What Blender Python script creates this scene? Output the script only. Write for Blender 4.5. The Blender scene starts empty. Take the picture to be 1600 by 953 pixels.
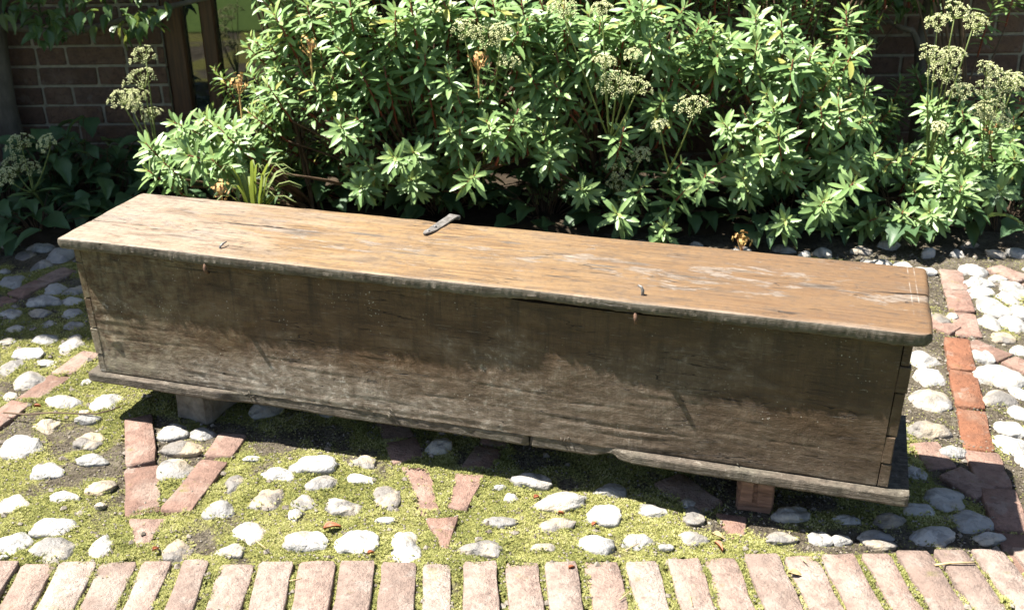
import bpy, bmesh, math, random
import numpy as np
from mathutils import Vector, Matrix, noise
R = math.radians
PI = math.pi
rng = random.Random(7)
nrg = np.random.default_rng(11)
scene = bpy.context.scene
C = scene.collection

# ------------------------------------------------------------------ camera
CAM_H, PITCH, ROLL, FPX = 1.3, 0.4276, 0.0133, 1706.6
fw = Vector((0, math.cos(PITCH), -math.sin(PITCH)))
up = Vector((0, math.sin(PITCH), math.cos(PITCH)))
rt = Vector((1, 0, 0))
rt2 = rt*math.cos(ROLL) - up*math.sin(ROLL)
up2 = rt*math.sin(ROLL) + up*math.cos(ROLL)
cam = bpy.data.cameras.new('camera')
cam.sensor_width = 36; cam.sensor_fit = 'HORIZONTAL'; cam.lens = FPX/1600*36
cam.clip_start = 0.05; cam.clip_end = 200
cam.dof.use_dof = True; cam.dof.focus_distance = 2.35; cam.dof.aperture_fstop = 6.3
cam_o = bpy.data.objects.new('camera', cam); C.objects.link(cam_o)
mw = Matrix((rt2, up2, -fw)).transposed().to_4x4(); mw.translation = (0, 0, CAM_H)
cam_o.matrix_world = mw
scene.camera = cam_o

# ------------------------------------------------------------------ sky, sun, exposure
SUN_TRAVEL = Vector((0.528, -0.056, -1.0)).normalized()
to_sun = -SUN_TRAVEL
world = bpy.data.worlds.new('World'); scene.world = world; world.use_nodes = True
wn = world.node_tree
bg = wn.nodes['Background']; bg.inputs['Strength'].default_value = 0.05
sky = wn.nodes.new('ShaderNodeTexSky'); sky.sky_type = 'NISHITA'; sky.sun_disc = False
sky.sun_elevation = math.asin(to_sun.z)
sky.sun_rotation = math.atan2(to_sun.x, to_sun.y)
wn.links.new(sky.outputs[0], bg.inputs[0])
sun = bpy.data.lights.new('sun', 'SUN'); sun.energy = 5.0; sun.angle = R(0.53); sun.color = (1.0, 0.955, 0.88)
sun_o = bpy.data.objects.new('sun', sun); C.objects.link(sun_o)
sun_o.rotation_euler = to_sun.to_track_quat('Z', 'Y').to_euler(); sun_o.location = (-4, 2, 8)
scene.view_settings.view_transform = 'Standard'; scene.view_settings.look = 'None'
scene.view_settings.exposure = 1.98; scene.view_settings.gamma = 1.0
scene.cycles.max_bounces = 7; scene.cycles.diffuse_bounces = 2; scene.cycles.transmission_bounces = 5
scene.cycles.use_denoising = True

# ------------------------------------------------------------------ helpers
def ray(u, v):
    a, b = u-800, 476.5-v
    d = rt2*a + up2*b + fw*FPX
    return d
def G(u, v, z=0.0):
    d = ray(u, v); t = (z-CAM_H)/d.z
    return Vector((d.x*t, d.y*t, z))
def AT(u, v, Y):
    d = ray(u, v); t = Y/d.y
    return Vector((d.x*t, Y, CAM_H + d.z*t))
def px_per_m(p):
    return FPX/((p-Vector((0, 0, CAM_H))).dot(fw))
def tag(o, label=None, cat=None, group=None, kind=None):
    if label: o['label'] = label
    if cat: o['category'] = cat
    if group: o['group'] = group
    if kind: o['kind'] = kind
    return o
def empty(name, loc, rz=0.0):
    o = bpy.data.objects.new(name, None); C.objects.link(o); o.empty_display_size = 0.05
    o.location = loc; o.rotation_euler = (0, 0, rz); return o
def link(name, me, parent=None, mw=None):
    o = bpy.data.objects.new(name, me); C.objects.link(o)
    if parent: o.parent = parent
    if mw is not None: o.matrix_local = mw
    return o
def mesh_np(name, V, F, mats, smooth=True, midx=None, attrs=None):
    """V (n,3) array, F list of tuples or (m,k) array"""
    me = bpy.data.meshes.new(name)
    V = np.asarray(V, np.float32)
    if isinstance(F, np.ndarray):
        k = F.shape[1]; m = len(F); loops = F.ravel(); starts = np.arange(m)*k; tot = np.full(m, k)
    else:
        tot = np.array([len(f) for f in F]); starts = np.concatenate([[0], np.cumsum(tot)[:-1]]); loops = np.fromiter((i for f in F for i in f), np.int32)
    me.vertices.add(len(V)); me.vertices.foreach_set('co', V.ravel())
    me.loops.add(len(loops)); me.loops.foreach_set('vertex_index', loops.astype(np.int32))
    me.polygons.add(len(tot)); me.polygons.foreach_set('loop_start', starts.astype(np.int32)); me.polygons.foreach_set('loop_total', tot.astype(np.int32))
    if midx is not None: me.polygons.foreach_set('material_index', np.asarray(midx, np.int32))
    me.polygons.foreach_set('use_smooth', np.full(len(tot), bool(smooth)))
    for m in (mats if isinstance(mats, (list, tuple)) else [mats]): me.materials.append(m)
    for nm, arr in (attrs or {}).items():
        a = me.attributes.new(nm, 'FLOAT', 'POINT'); a.data.foreach_set('value', np.asarray(arr, np.float32))
    me.update(calc_edges=True); me.validate()
    return me
class MB:
    def __init__(s): s.V = []; s.F = []; s.M = []
    def add(s, V, F, m=0):
        b = len(s.V); s.V += [tuple(v) for v in V]; s.F += [tuple(i+b for i in f) for f in F]; s.M += [m]*len(F)
    def box(s, x0, x1, y0, y1, z0, z1, m=0, c=0.0):
        if c <= 0:
            V = [(x, y, z) for z in (z0, z1) for x, y in ((x0, y0), (x1, y0), (x1, y1), (x0, y1))]
            s.add(V, [(3, 2, 1, 0), (4, 5, 6, 7), (0, 1, 5, 4), (1, 2, 6, 5), (2, 3, 7, 6), (3, 0, 4, 7)], m); return
        bm = bmesh.new(); bmesh.ops.create_cube(bm, size=1)
        for v in bm.verts: v.co = Vector((x0+(v.co.x+.5)*(x1-x0), y0+(v.co.y+.5)*(y1-y0), z0+(v.co.z+.5)*(z1-z0)))
        bmesh.ops.bevel(bm, geom=bm.edges[:], offset=c, segments=1, affect='EDGES')
        bm.verts.index_update(); s.add([v.co[:] for v in bm.verts], [[v.index for v in f.verts] for f in bm.faces], m); bm.free()
    def tube(s, pts, rad, n=6, m=0, cap=True):
        pts = [Vector(p) for p in pts]; k = len(pts)
        rad = rad if isinstance(rad, (list, tuple)) else [rad]*k
        V = []; F = []; ref = None
        for i, p in enumerate(pts):
            d = (pts[min(i+1, k-1)]-pts[max(i-1, 0)])
            if d.length < 1e-9: d = Vector((0, 0, 1))
            d.normalize()
            if ref is None: ref = d.orthogonal().normalized()
            a = (ref-d*ref.dot(d))
            a = a.normalized() if a.length > 1e-6 else d.orthogonal().normalized(); ref = a
            b = d.cross(a)
            for j in range(n):
                t = 2*PI*j/n; V.append(p+(a*math.cos(t)+b*math.sin(t))*rad[i])
        for i in range(k-1):
            for j in range(n):
                F.append((i*n+j, i*n+(j+1) % n, (i+1)*n+(j+1) % n, (i+1)*n+j))
        if cap: F.append(tuple(range(n))[::-1]); F.append(tuple((k-1)*n+j for j in range(n)))
        s.add(V, F, m)
    def mesh(s, name, mats, smooth=True): return mesh_np(name, s.V, s.F, mats, smooth, s.M)
    def obj(s, name, mats, parent=None, smooth=True): return link(name, s.mesh(name, mats, smooth), parent)
def bez(a, b, c, n):
    a, b, c = Vector(a), Vector(b), Vector(c)
    return [a*(1-t)**2+b*2*t*(1-t)+c*t*t for t in [i/n for i in range(n+1)]]
def sstep(a, b, x):
    t = min(1, max(0, (x-a)/(b-a))); return t*t*(3-2*t)
def nz(x, y, z=0.0): return noise.noise(Vector((x, y, z)))

# ------------------------------------------------------------------ material helper
class NT:
    def __init__(s, name):
        s.m = bpy.data.materials.new(name); s.m.use_nodes = True; s.t = s.m.node_tree; s.b = s.t.nodes['Principled BSDF']
        s.out = s.t.nodes['Material Output']
    def n(s, typ, props=None, **inp):
        nd = s.t.nodes.new(typ)
        for k, v in (props or {}).items(): setattr(nd, k, v)
        for k, v in inp.items():
            key = int(k[1:]) if k[0] == '_' and k[1:].isdigit() else k.replace('_', ' ')
            s.set(nd.inputs[key], v)
        return nd
    def set(s, sock, v):
        if isinstance(v, bpy.types.NodeSocket): s.t.links.new(v, sock)
        elif isinstance(v, bpy.types.Node): s.t.links.new(v.outputs[0], sock)
        else:
            if isinstance(v, (tuple, list)) and len(v) == 3 and sock.type == 'RGBA': v = (*v, 1)
            sock.default_value = v
    def coord(s, scale=(1, 1, 1), kind='Object', rot=(0, 0, 0)):
        tc = s.n('ShaderNodeTexCoord')
        return s.n('ShaderNodeMapping', None, Vector=tc.outputs[kind], Scale=scale, Rotation=rot).outputs[0]
    def noise(s, vec, scale=5, detail=4, rough=.55, dist=0.0):
        return s.n('ShaderNodeTexNoise', None, Vector=vec, Scale=scale, Detail=detail, Roughness=rough, Distortion=dist).outputs[0]
    def ramp(s, fac, stops):
        nd = s.n('ShaderNodeValToRGB', None, Fac=fac); e = nd.color_ramp.elements
        while len(e) < len(stops): e.new(.5)
        for i, (p, c) in enumerate(stops):
            e[i].position = p; c = (c, c, c) if isinstance(c, (int, float)) else c; e[i].color = (*c, 1)
        return nd.outputs[0]
    def mix(s, fac, a, b, mode='MIX'):
        nd = s.n('ShaderNodeMix', {'data_type': 'RGBA', 'blend_type': mode})
        s.set(nd.inputs[0], fac); s.set(nd.inputs[6], a); s.set(nd.inputs[7], b); return nd.outputs[2]
    def math(s, op, a, b=0.0, c=0.0):
        nd = s.n('ShaderNodeMath', {'operation': op}); s.set(nd.inputs[0], a); s.set(nd.inputs[1], b); s.set(nd.inputs[2], c); return nd.outputs[0]
    def bump(s, h, strength=.5, dist=.01, prev=None):
        nd = s.n('ShaderNodeBump', None, Height=h, Strength=strength, Distance=dist)
        if prev is not None: s.set(nd.inputs['Normal'], prev)
        return nd.outputs[0]
    def sep(s, vec):
        nd = s.n('ShaderNodeSeparateXYZ', None, Vector=vec); return nd.outputs
    def rnd(s): return s.n('ShaderNodeObjectInfo').outputs['Random']
    def attr(s, name): return s.n('ShaderNodeAttribute', {'attribute_name': name}).outputs['Fac']
    def fin(s, col, rough=.8, normal=None, spec=.3, metal=0.0):
        s.set(s.b.inputs['Base Color'], col); s.set(s.b.inputs['Roughness'], rough)
        s.set(s.b.inputs['Specular IOR Level'], spec); s.set(s.b.inputs['Metallic'], metal)
        if normal is not None: s.set(s.b.inputs['Normal'], normal)
        return s.m

def m_lid():
    k = NT('lid_oak'); o = k.coord(); x, y, z = k.sep(o)
    grain = k.noise(k.coord((1.6, 42, 42)), 4, 6, .62, .25)
    fine = k.noise(k.coord((5, 190, 190)), 4, 3, .6)
    big = k.noise(k.coord((1.6, 5, 5)), 3.0, 5, .6, .5)
    patch = k.noise(k.coord((3, 9, 9)), 2.6, 7, .72, .4)
    col = k.ramp(grain, [(.28, (.062, .031, .013)), (.43, (.128, .073, .030)), (.60, (.198, .122, .053)), (.8, (.245, .168, .088))])
    col = k.mix(k.ramp(big, [(.40, 0), (.64, .85)]), col, (.205, .136, .066))
    gb = k.noise(k.coord((1.4, 4, 4)), 4.5, 6, .66, .6)
    col = k.mix(k.ramp(gb, [(.50, 0), (.64, .5)]), col, k.mix(grain, (.070, .046, .030), (.165, .125, .09)))
    # bleached left end
    lft = k.math('ADD', k.math('MULTIPLY', x, -1.0), k.math('MULTIPLY', big, 1.15))
    bl = k.ramp(lft, [(.0, 0), (.46, .8)])
    col = k.mix(bl, col, k.mix(grain, (.155, .112, .080), (.31, .26, .21)))
    # warm redder right end
    rgt = k.ramp(k.math('ADD', k.math('MULTIPLY', x, .55), k.math('MULTIPLY', big, .25)), [(.62, 0), (.95, .75)])
    col = k.mix(rgt, col, k.mix(grain, (.072, .036, .017), (.150, .086, .043)))
    # silver weathered streaks and pits
    mid = k.ramp(k.math('ABSOLUTE', k.math('SUBTRACT', y, .165)), [(.0, .10), (.12, 0)])
    streak = k.ramp(k.math('ADD', patch, mid), [(.615, 0), (.67, .65)])
    col = k.mix(streak, col, k.mix(k.ramp(fine, [(.35, 0), (.65, 1)]), (.060, .045, .033), (.31, .275, .235)))
    dk = k.ramp(k.noise(k.coord((3.2, 26, 26)), 5, 5, .7, .4), [(.34, .9), (.43, 0)])
    col = k.mix(dk, col, (.050, .034, .024))
    cn = k.noise(k.coord((1.0, 11, 11)), 3.0, 3, .5, .5)
    ckm = k.ramp(k.noise(k.coord((2.5, 6, 6)), 2.4, 3, .6), [(.50, 0), (.58, 1)])
    ck = k.math('MULTIPLY', k.ramp(k.math('MULTIPLY', k.math('ABSOLUTE', k.math('SUBTRACT', cn, .5)), 40.0), [(.10, .9), (.30, 0)]), ckm)
    col = k.mix(ck, col, (.020, .013, .009))
    st = k.noise(k.coord((1.5, 4.5, 4.5)), 5.0, 6, .70, .8)
    col = k.mix(k.ramp(st, [(.54, 0), (.66, .62)]), col, k.mix(grain, (.045, .028, .017), (.10, .07, .047)))
    # knots and gouged dark patches
    for kx, ky, rx, ry in ((.50, .165, .055, .012), (1.24, .19, .04, .010), (1.60, .17, .05, .014), (1.46, .205, .045, .008), (.97, .235, .03, .006), (1.18, .16, .05, .006), (.30, .23, .05, .008), (.78, .12, .07, .006), (1.35, .15, .09, .005), (.66, .20, .06, .007)):
        dx = k.math('DIVIDE', k.math('SUBTRACT', x, kx), rx); dy = k.math('DIVIDE', k.math('SUBTRACT', y, ky), ry)
        d2 = k.math('ADD', k.math('ADD', k.math('MULTIPLY', dx, dx), k.math('MULTIPLY', dy, dy)), k.math('MULTIPLY', k.math('SUBTRACT', patch, .5), 4.0))
        kn = k.ramp(d2, [(.1, .85), (.9, 0)])
        col = k.mix(kn, col, k.mix(k.ramp(fine, [(.42, 0), (.6, 1)]), (.024, .016, .011), (.15, .125, .10)))
    # pale bare front edge
    fe = k.ramp(k.math('ADD', k.math('MULTIPLY', y, -22.0), k.math('MULTIPLY', grain, .7)), [(-.0, 0), (.4, .6)])
    topo = k.ramp(z, [(.4525, 0), (.4555, 1)])
    col = k.mix(k.math('MULTIPLY', fe, topo), col, (.29, .25, .21))
    # darker front edge face below the top
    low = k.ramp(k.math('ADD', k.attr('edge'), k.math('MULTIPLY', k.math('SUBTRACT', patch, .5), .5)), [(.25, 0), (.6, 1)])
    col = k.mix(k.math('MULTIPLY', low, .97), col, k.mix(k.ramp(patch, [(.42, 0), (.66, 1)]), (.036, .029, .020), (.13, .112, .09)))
    # scribed pale lines at the right end
    for xo in (1.779, 1.791):
        ln = k.ramp(k.math('MULTIPLY', k.math('ABSOLUTE', k.math('SUBTRACT', k.math('ADD', x, k.math('MULTIPLY', y, .03)), xo)), 200.0), [(.10, .38), (.26, 0)])
        col = k.mix(k.math('MULTIPLY', ln, k.ramp(k.math('ADD', patch, k.math('MULTIPLY', y, .8)), [(.58, 0), (.72, 1)])), col, (.42, .39, .35))
    col = k.mix(k.math('MULTIPLY', k.attr('crack'), .93), col, (.014, .010, .008))  # crack darkened in the colour: grime plus the shade its sunlit groove lacks
    iso = k.noise(o, 70, 5, .7)
    col = k.mix(k.ramp(iso, [(.36, .45), (.5, 0)]), col, (.07, .05, .035))
    h = k.math('SUBTRACT', k.math('ADD', k.math('ADD', k.math('MULTIPLY', grain, .6), k.math('MULTIPLY', fine, .55)), k.math('MULTIPLY', iso, .5)), ck)
    nb = k.bump(k.math('ADD', h, k.math('MULTIPLY', streak, -.5)), .7, .0035)
    return k.fin(col, k.ramp(grain, [(.3, .7), (.7, .5)]), nb, .35)
def m_front(name='front_oak'):
    k = NT(name); o = k.coord(); x, y, z = k.sep(o)
    grain = k.noise(k.coord((3, 30, 30)), 4, 6, .62, .8)
    fine = k.noise(k.coord((30, 300, 300)), 3, 4, .65)
    cross = k.noise(k.coord((95, 12, 7)), 3, 6, .75, .8)
    big = k.noise(k.coord((1, 1, 1.3)), 3.4, 6, .62, .6)
    blot = k.noise(k.coord((1, 1, 1.6)), 11, 7, .70, .5)
    crust = k.noise(k.coord((1, 1, 1.2)), 55, 5, .72, .3)
    # dark oiled oak, brown to black
    col = k.ramp(k.math('ADD', k.math('MULTIPLY', grain, .28), k.math('MULTIPLY', blot, .72)), [(.30, (.030, .018, .010)), (.48, (.078, .046, .024)), (.62, (.125, .078, .043)), (.78, (.185, .125, .076))])
    col = k.mix(k.ramp(cross, [(.50, 0), (.72, .5)]), col, (.036, .025, .017))
    # silver weathering low down
    hz_ = k.math('SUBTRACT', k.math('MULTIPLY', big, .72), k.math('MULTIPLY', z, 1.05))
    gw = k.ramp(k.math('ADD', hz_, k.math('MULTIPLY', blot, .24)), [(.14, 0), (.36, .92)])
    pale = k.ramp(k.math('ADD', k.math('ADD', k.math('MULTIPLY', grain, .16), k.math('MULTIPLY', cross, .20)), k.math('ADD', k.math('MULTIPLY', crust, .34), k.math('MULTIPLY', blot, .30))), [(.36, (.060, .043, .030)), (.50, (.160, .122, .088)), (.66, (.36, .305, .245))])
    col = k.mix(gw, col, pale)
    # broad pale worn patches, left and centre low down; darker to the right
    wz = k.math('ADD', k.math('SUBTRACT', .245, z), k.math('MULTIPLY', k.math('SUBTRACT', blot, .5), .30))
    for cx_, wx_, am in ((.24, .28, .70), (.66, .26, .80), (1.02, .20, .35)):
        dx = k.math('DIVIDE', k.math('SUBTRACT', x, cx_), wx_); fall = k.math('SUBTRACT', 1.0, k.math('MULTIPLY', dx, dx))
        wf = k.math('MULTIPLY', k.ramp(k.math('ADD', fall, k.math('MULTIPLY', k.math('SUBTRACT', big, .5), 2.5)), [(.05, 0), (.6, am)]), k.ramp(wz, [(.0, 0), (.16, 1)]))
        col = k.mix(wf, col, k.mix(k.ramp(k.math('ADD', k.math('ADD', k.math('MULTIPLY', crust, .40), k.math('MULTIPLY', blot, .45)), k.math('MULTIPLY', grain, .15)), [(.40, 0), (.60, 1)]), (.115, .088, .064), (.37, .325, .27)))
    rd = k.ramp(k.math('ADD', x, k.math('MULTIPLY', k.math('SUBTRACT', big, .5), .8)), [(.62, 0), (1.0, .45)])
    col = k.mix(k.math('MULTIPLY', rd, k.ramp(k.math('SUBTRACT', x, .8), [(.0, 0), (.6, 1)])), col, (.040, .026, .017))
    # open grain cracks along the board
    cn = k.noise(k.coord((1.1, 15, 15)), 3.2, 3, .5, .6)
    ck = k.math('MULTIPLY', k.ramp(k.math('MULTIPLY', k.math('ABSOLUTE', k.math('SUBTRACT', cn, .5)), 40.0), [(.10, .9), (.30, 0)]), k.ramp(k.noise(o, 6, 3, .6), [(.46, 0), (.56, 1)]))
    col = k.mix(ck, col, (.012, .008, .006))
    # olive lichen at the left, pale crust in patches
    lm = k.ramp(k.math('ADD', x, k.math('MULTIPLY', k.math('SUBTRACT', big, .5), 1.1)), [(.0, .8), (.40, 0)])
    lg = k.math('MULTIPLY', lm, k.ramp(k.math('ADD', k.math('MULTIPLY', blot, .5), k.math('MULTIPLY', crust, .5)), [(.42, 0), (.60, .85)]))
    col = k.mix(lg, col, k.mix(crust, (.115, .098, .050), (.31, .275, .18)))
    cp = k.math('MULTIPLY', k.ramp(k.math('SUBTRACT', big, k.math('MULTIPLY', z, .35)), [(.42, 0), (.52, 1)]), k.ramp(crust, [(.55, 0), (.64, .85)]))
    cp = k.math('MULTIPLY', cp, k.ramp(k.math('MULTIPLY', x, .5), [(.40, 1), (.58, .12)]))
    col = k.mix(cp, col, (.34, .31, .265))
    # vertical drip stains
    drip = k.ramp(k.noise(k.coord((13, 2, 1.6)), 3, 5, .62, .4), [(.50, 0), (.66, .7)])
    col = k.mix(k.math('MULTIPLY', drip, k.ramp(z, [(.2, .25), (.42, 1)])), col, (.030, .022, .015))
    # scratches and specks
    for i, rot in enumerate(((0, R(12), 0), (0, R(-38), 0), (0, R(70), 0))):
        sc = k.noise(k.coord((9, 9, 260), rot=rot), 2.0+i*.35, 2, .5)
        col = k.mix(k.ramp(sc, [(.73, 0), (.76, .35)]), col, (.36, .33, .29))
    sp = k.n('ShaderNodeTexVoronoi', None, Vector=o, Scale=120).outputs['Distance']
    spk = k.math('MULTIPLY', k.ramp(sp, [(.10, 1), (.19, 0)]), k.ramp(k.noise(o, 9, 4, .7), [(.54, 0), (.64, .8)]))
    col = k.mix(spk, col, (.42, .39, .34))
    h = k.math('ADD', k.math('ADD', k.math('MULTIPLY', grain, .26), k.math('MULTIPLY', fine, .34)), k.math('ADD', k.math('MULTIPLY', cross, .24), k.math('MULTIPLY', crust, .5)))
    h = k.math('SUBTRACT', h, k.math('MULTIPLY', ck, .8))
    nb = k.bump(h, .75, .004)
    nb = k.bump(blot, .55, .010, nb)
    return k.fin(col, k.ramp(blot, [(.3, .6), (.7, .8)]), nb, .22)
def m_base():
    k = NT('base_board_oak'); o = k.coord(); x, y, z = k.sep(o)
    grain = k.noise(k.coord((2.6, 50, 50)), 4, 6, .65, .3); blot = k.noise(o, 9, 5, .65)
    col = k.ramp(grain, [(.25, (.034, .026, .019)), (.55, (.10, .080, .060)), (.8, (.21, .175, .14))])
    col = k.mix(k.ramp(blot, [(.45, 0), (.65, .7)]), col, (.10, .092, .068))
    warm = k.ramp(x, [(1.35, 0), (1.75, .7)])
    col = k.mix(warm, col, k.mix(grain, (.055, .032, .020), (.20, .13, .09)))
    iso = k.noise(o, 60, 6, .72); col = k.mix(k.ramp(iso, [(.38, .7), (.52, 0)]), col, (.03, .024, .018)); col = k.mix(k.ramp(iso, [(.58, 0), (.68, .6)]), col, (.27, .24, .20))
    return k.fin(col, .72, k.bump(k.math('ADD', grain, iso), .9, .005), .3)
def m_brick(name, pal, lichen=.5, moss=.3):
    k = NT(name); o = k.coord(kind='Object'); g = k.n('ShaderNodeNewGeometry').outputs['Position']
    r = k.rnd()
    a = k.noise(g, 34, 6, .68, .3); b = k.noise(g, 9, 4, .6); f = k.noise(g, 190, 3, .6)
    col = k.ramp(r, [(.0, pal[0]), (.35, pal[1]), (.7, pal[2]), (1, pal[3])])
    col = k.mix(k.ramp(a, [(.38, .6), (.56, 0)]), col, tuple(c*.6+.012 for c in pal[0]))
    col = k.mix(k.ramp(b, [(.5, 0), (.68, .55)]), col, pal[4])
    if lichen:
        li = k.math('MULTIPLY', k.ramp(k.noise(g, 21, 3, .55, .2), [(.61, 0), (.66, 1)]), lichen)
        col = k.mix(li, col, (.36, .33, .29))
    if moss:
        mo = k.math('MULTIPLY', k.ramp(k.noise(g, 15, 5, .7), [(.60, 0), (.70, 1)]), moss)
        col = k.mix(mo, col, (.13, .13, .035))
    pit = k.noise(g, 75, 6, .75)
    col = k.mix(k.ramp(pit, [(.36, .55), (.45, 0)]), col, tuple(c*.48 for c in pal[0]))
    col = k.mix(k.ramp(k.noise(g, 5.5, 4, .65), [(.54, 0), (.66, .4)]), col, tuple(c*.68 for c in pal[1]))
    nb = k.bump(k.math('ADD', k.math('ADD', a, k.math('MULTIPLY', pit, 1.2)), k.math('MULTIPLY', f, .5)), 1.0, .007)
    return k.fin(col, .9, nb, .2)
def m_flint():
    k = NT('flint'); o = k.coord(); g = k.n('ShaderNodeNewGeometry').outputs['Position']; r = k.rnd()
    a = k.noise(g, 16, 5, .62, .5); b = k.noise(g, 60, 5, .65); c = k.noise(g, 7.5, 3, .5)
    white = k.ramp(r, [(.0, (.22, .212, .195)), (.4, (.36, .347, .32)), (.75, (.29, .272, .24)), (1, (.27, .215, .15))])
    grey = k.ramp(r, [(0, (.085, .088, .09)), (.5, (.15, .148, .145)), (1, (.08, .08, .083))])
    col = k.mix(k.ramp(k.math('ADD', a, k.math('MULTIPLY', k.math('SUBTRACT', r, .5), .16)), [(.50, 0), (.60, .75)]), white, grey)
    col = k.mix(k.ramp(c, [(.55, 0), (.68, .45)]), col, (.42, .33, .20))
    col = k.mix(k.ramp(b, [(.30, .55), (.42, 0)]), col, (.12, .11, .09))
    nb = k.bump(k.math('ADD', b, k.math('MULTIPLY', a, 1.3)), .8, .009)
    return k.fin(col, k.ramp(a, [(.4, .75), (.7, .4)]), nb, .4)
def m_ground():
    k = NT('mossy_ground'); g = k.n('ShaderNodeNewGeometry').outputs['Position']
    a = k.noise(g, 11, 6, .65, .2); b = k.noise(g, 130, 4, .65); c = k.noise(g, 420, 3, .6); mo = k.attr('moss')
    soil = k.ramp(a, [(.25, (.060, .047, .033)), (.5, (.145, .122, .088)), (.75, (.25, .22, .165))])
    soil = k.mix(k.ramp(b, [(.35, .8), (.52, 0)]), soil, (.032, .026, .019))
    soil = k.mix(k.ramp(c, [(.6, 0), (.7, .6)]), soil, (.27, .245, .20))
    ms = k.ramp(b, [(.25, (.09, .096, .026)), (.5, (.23, .228, .062)), (.75, (.36, .335, .13))])
    fac = k.ramp(k.math('ADD', mo, k.math('MULTIPLY', k.math('SUBTRACT', b, .5), .5)), [(.42, 0), (.58, 1)])
    col = k.mix(fac, soil, ms)
    nb = k.bump(k.math('ADD', k.math('MULTIPLY', b, 1.3), k.math('MULTIPLY', c, .8)), 1.0, .013)
    return k.fin(col, .95, nb, .1)
def m_moss():
    k = NT('moss_tufts'); t = k.attr('tint')
    col = k.ramp(t, [(0, (.125, .14, .042)), (.35, (.285, .292, .095)), (.72, (.42, .405, .16)), (1, (.50, .455, .26))])
    k.fin(col, .85, None, .2)
    return translucent(k, col, .25)
def translucent(k, col, f):
    tr = k.n('ShaderNodeBsdfTranslucent', None, Color=col)
    mx = k.n('ShaderNodeMixShader', None, Fac=f); k.t.links.new(k.b.outputs[0], mx.inputs[1]); k.t.links.new(tr.outputs[0], mx.inputs[2])
    k.t.links.new(mx.outputs[0], k.out.inputs[0]); return k.m
def m_leaf(name, c0, c1, c2, rough=.42, spec=.45, trans=.28):
    k = NT(name); tc = k.n('ShaderNodeTexCoord'); g = k.n('ShaderNodeNewGeometry')
    a = k.noise(g.outputs['Position'], 23, 3, .6); r = g.outputs['Random Per Island']
    f = k.math('ADD', k.math('MULTIPLY', a, .7), k.math('MULTIPLY', k.math('ADD', r, k.math('MULTIPLY', k.rnd(), .4)), .4))
    col = k.ramp(f, [(.2, c0), (.55, c1), (.95, c2)])
    col = k.mix(k.ramp(r, [(.955, 0), (.965, .75)]), col, (.30, .27, .06))
    col = k.mix(k.ramp(k.noise(g.outputs['Position'], 95, 3, .7), [(.66, 0), (.72, .55)]), col, (.10, .085, .04))
    back = k.mix(.45, col, (.20, .26, .16))
    colf = k.mix(g.outputs['Backfacing'], col, back)
    nb = k.bump(k.noise(g.outputs['Position'], 160, 2, .5), .25, .002)
    k.fin(colf, rough, nb, spec)
    return translucent(k, k.mix(.5, col, (.30, .40, .06)), trans)
def m_simple(name, c0, c1, scale=30, rough=.7, spec=.3, bump=.4, metal=0.0, stretch=(1, 1, 1)):
    k = NT(name); v = k.coord(stretch); a = k.noise(v, scale, 5, .62)
    return k.fin(k.ramp(a, [(.3, c0), (.7, c1)]), rough, k.bump(a, bump, .004), spec, metal)

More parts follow.
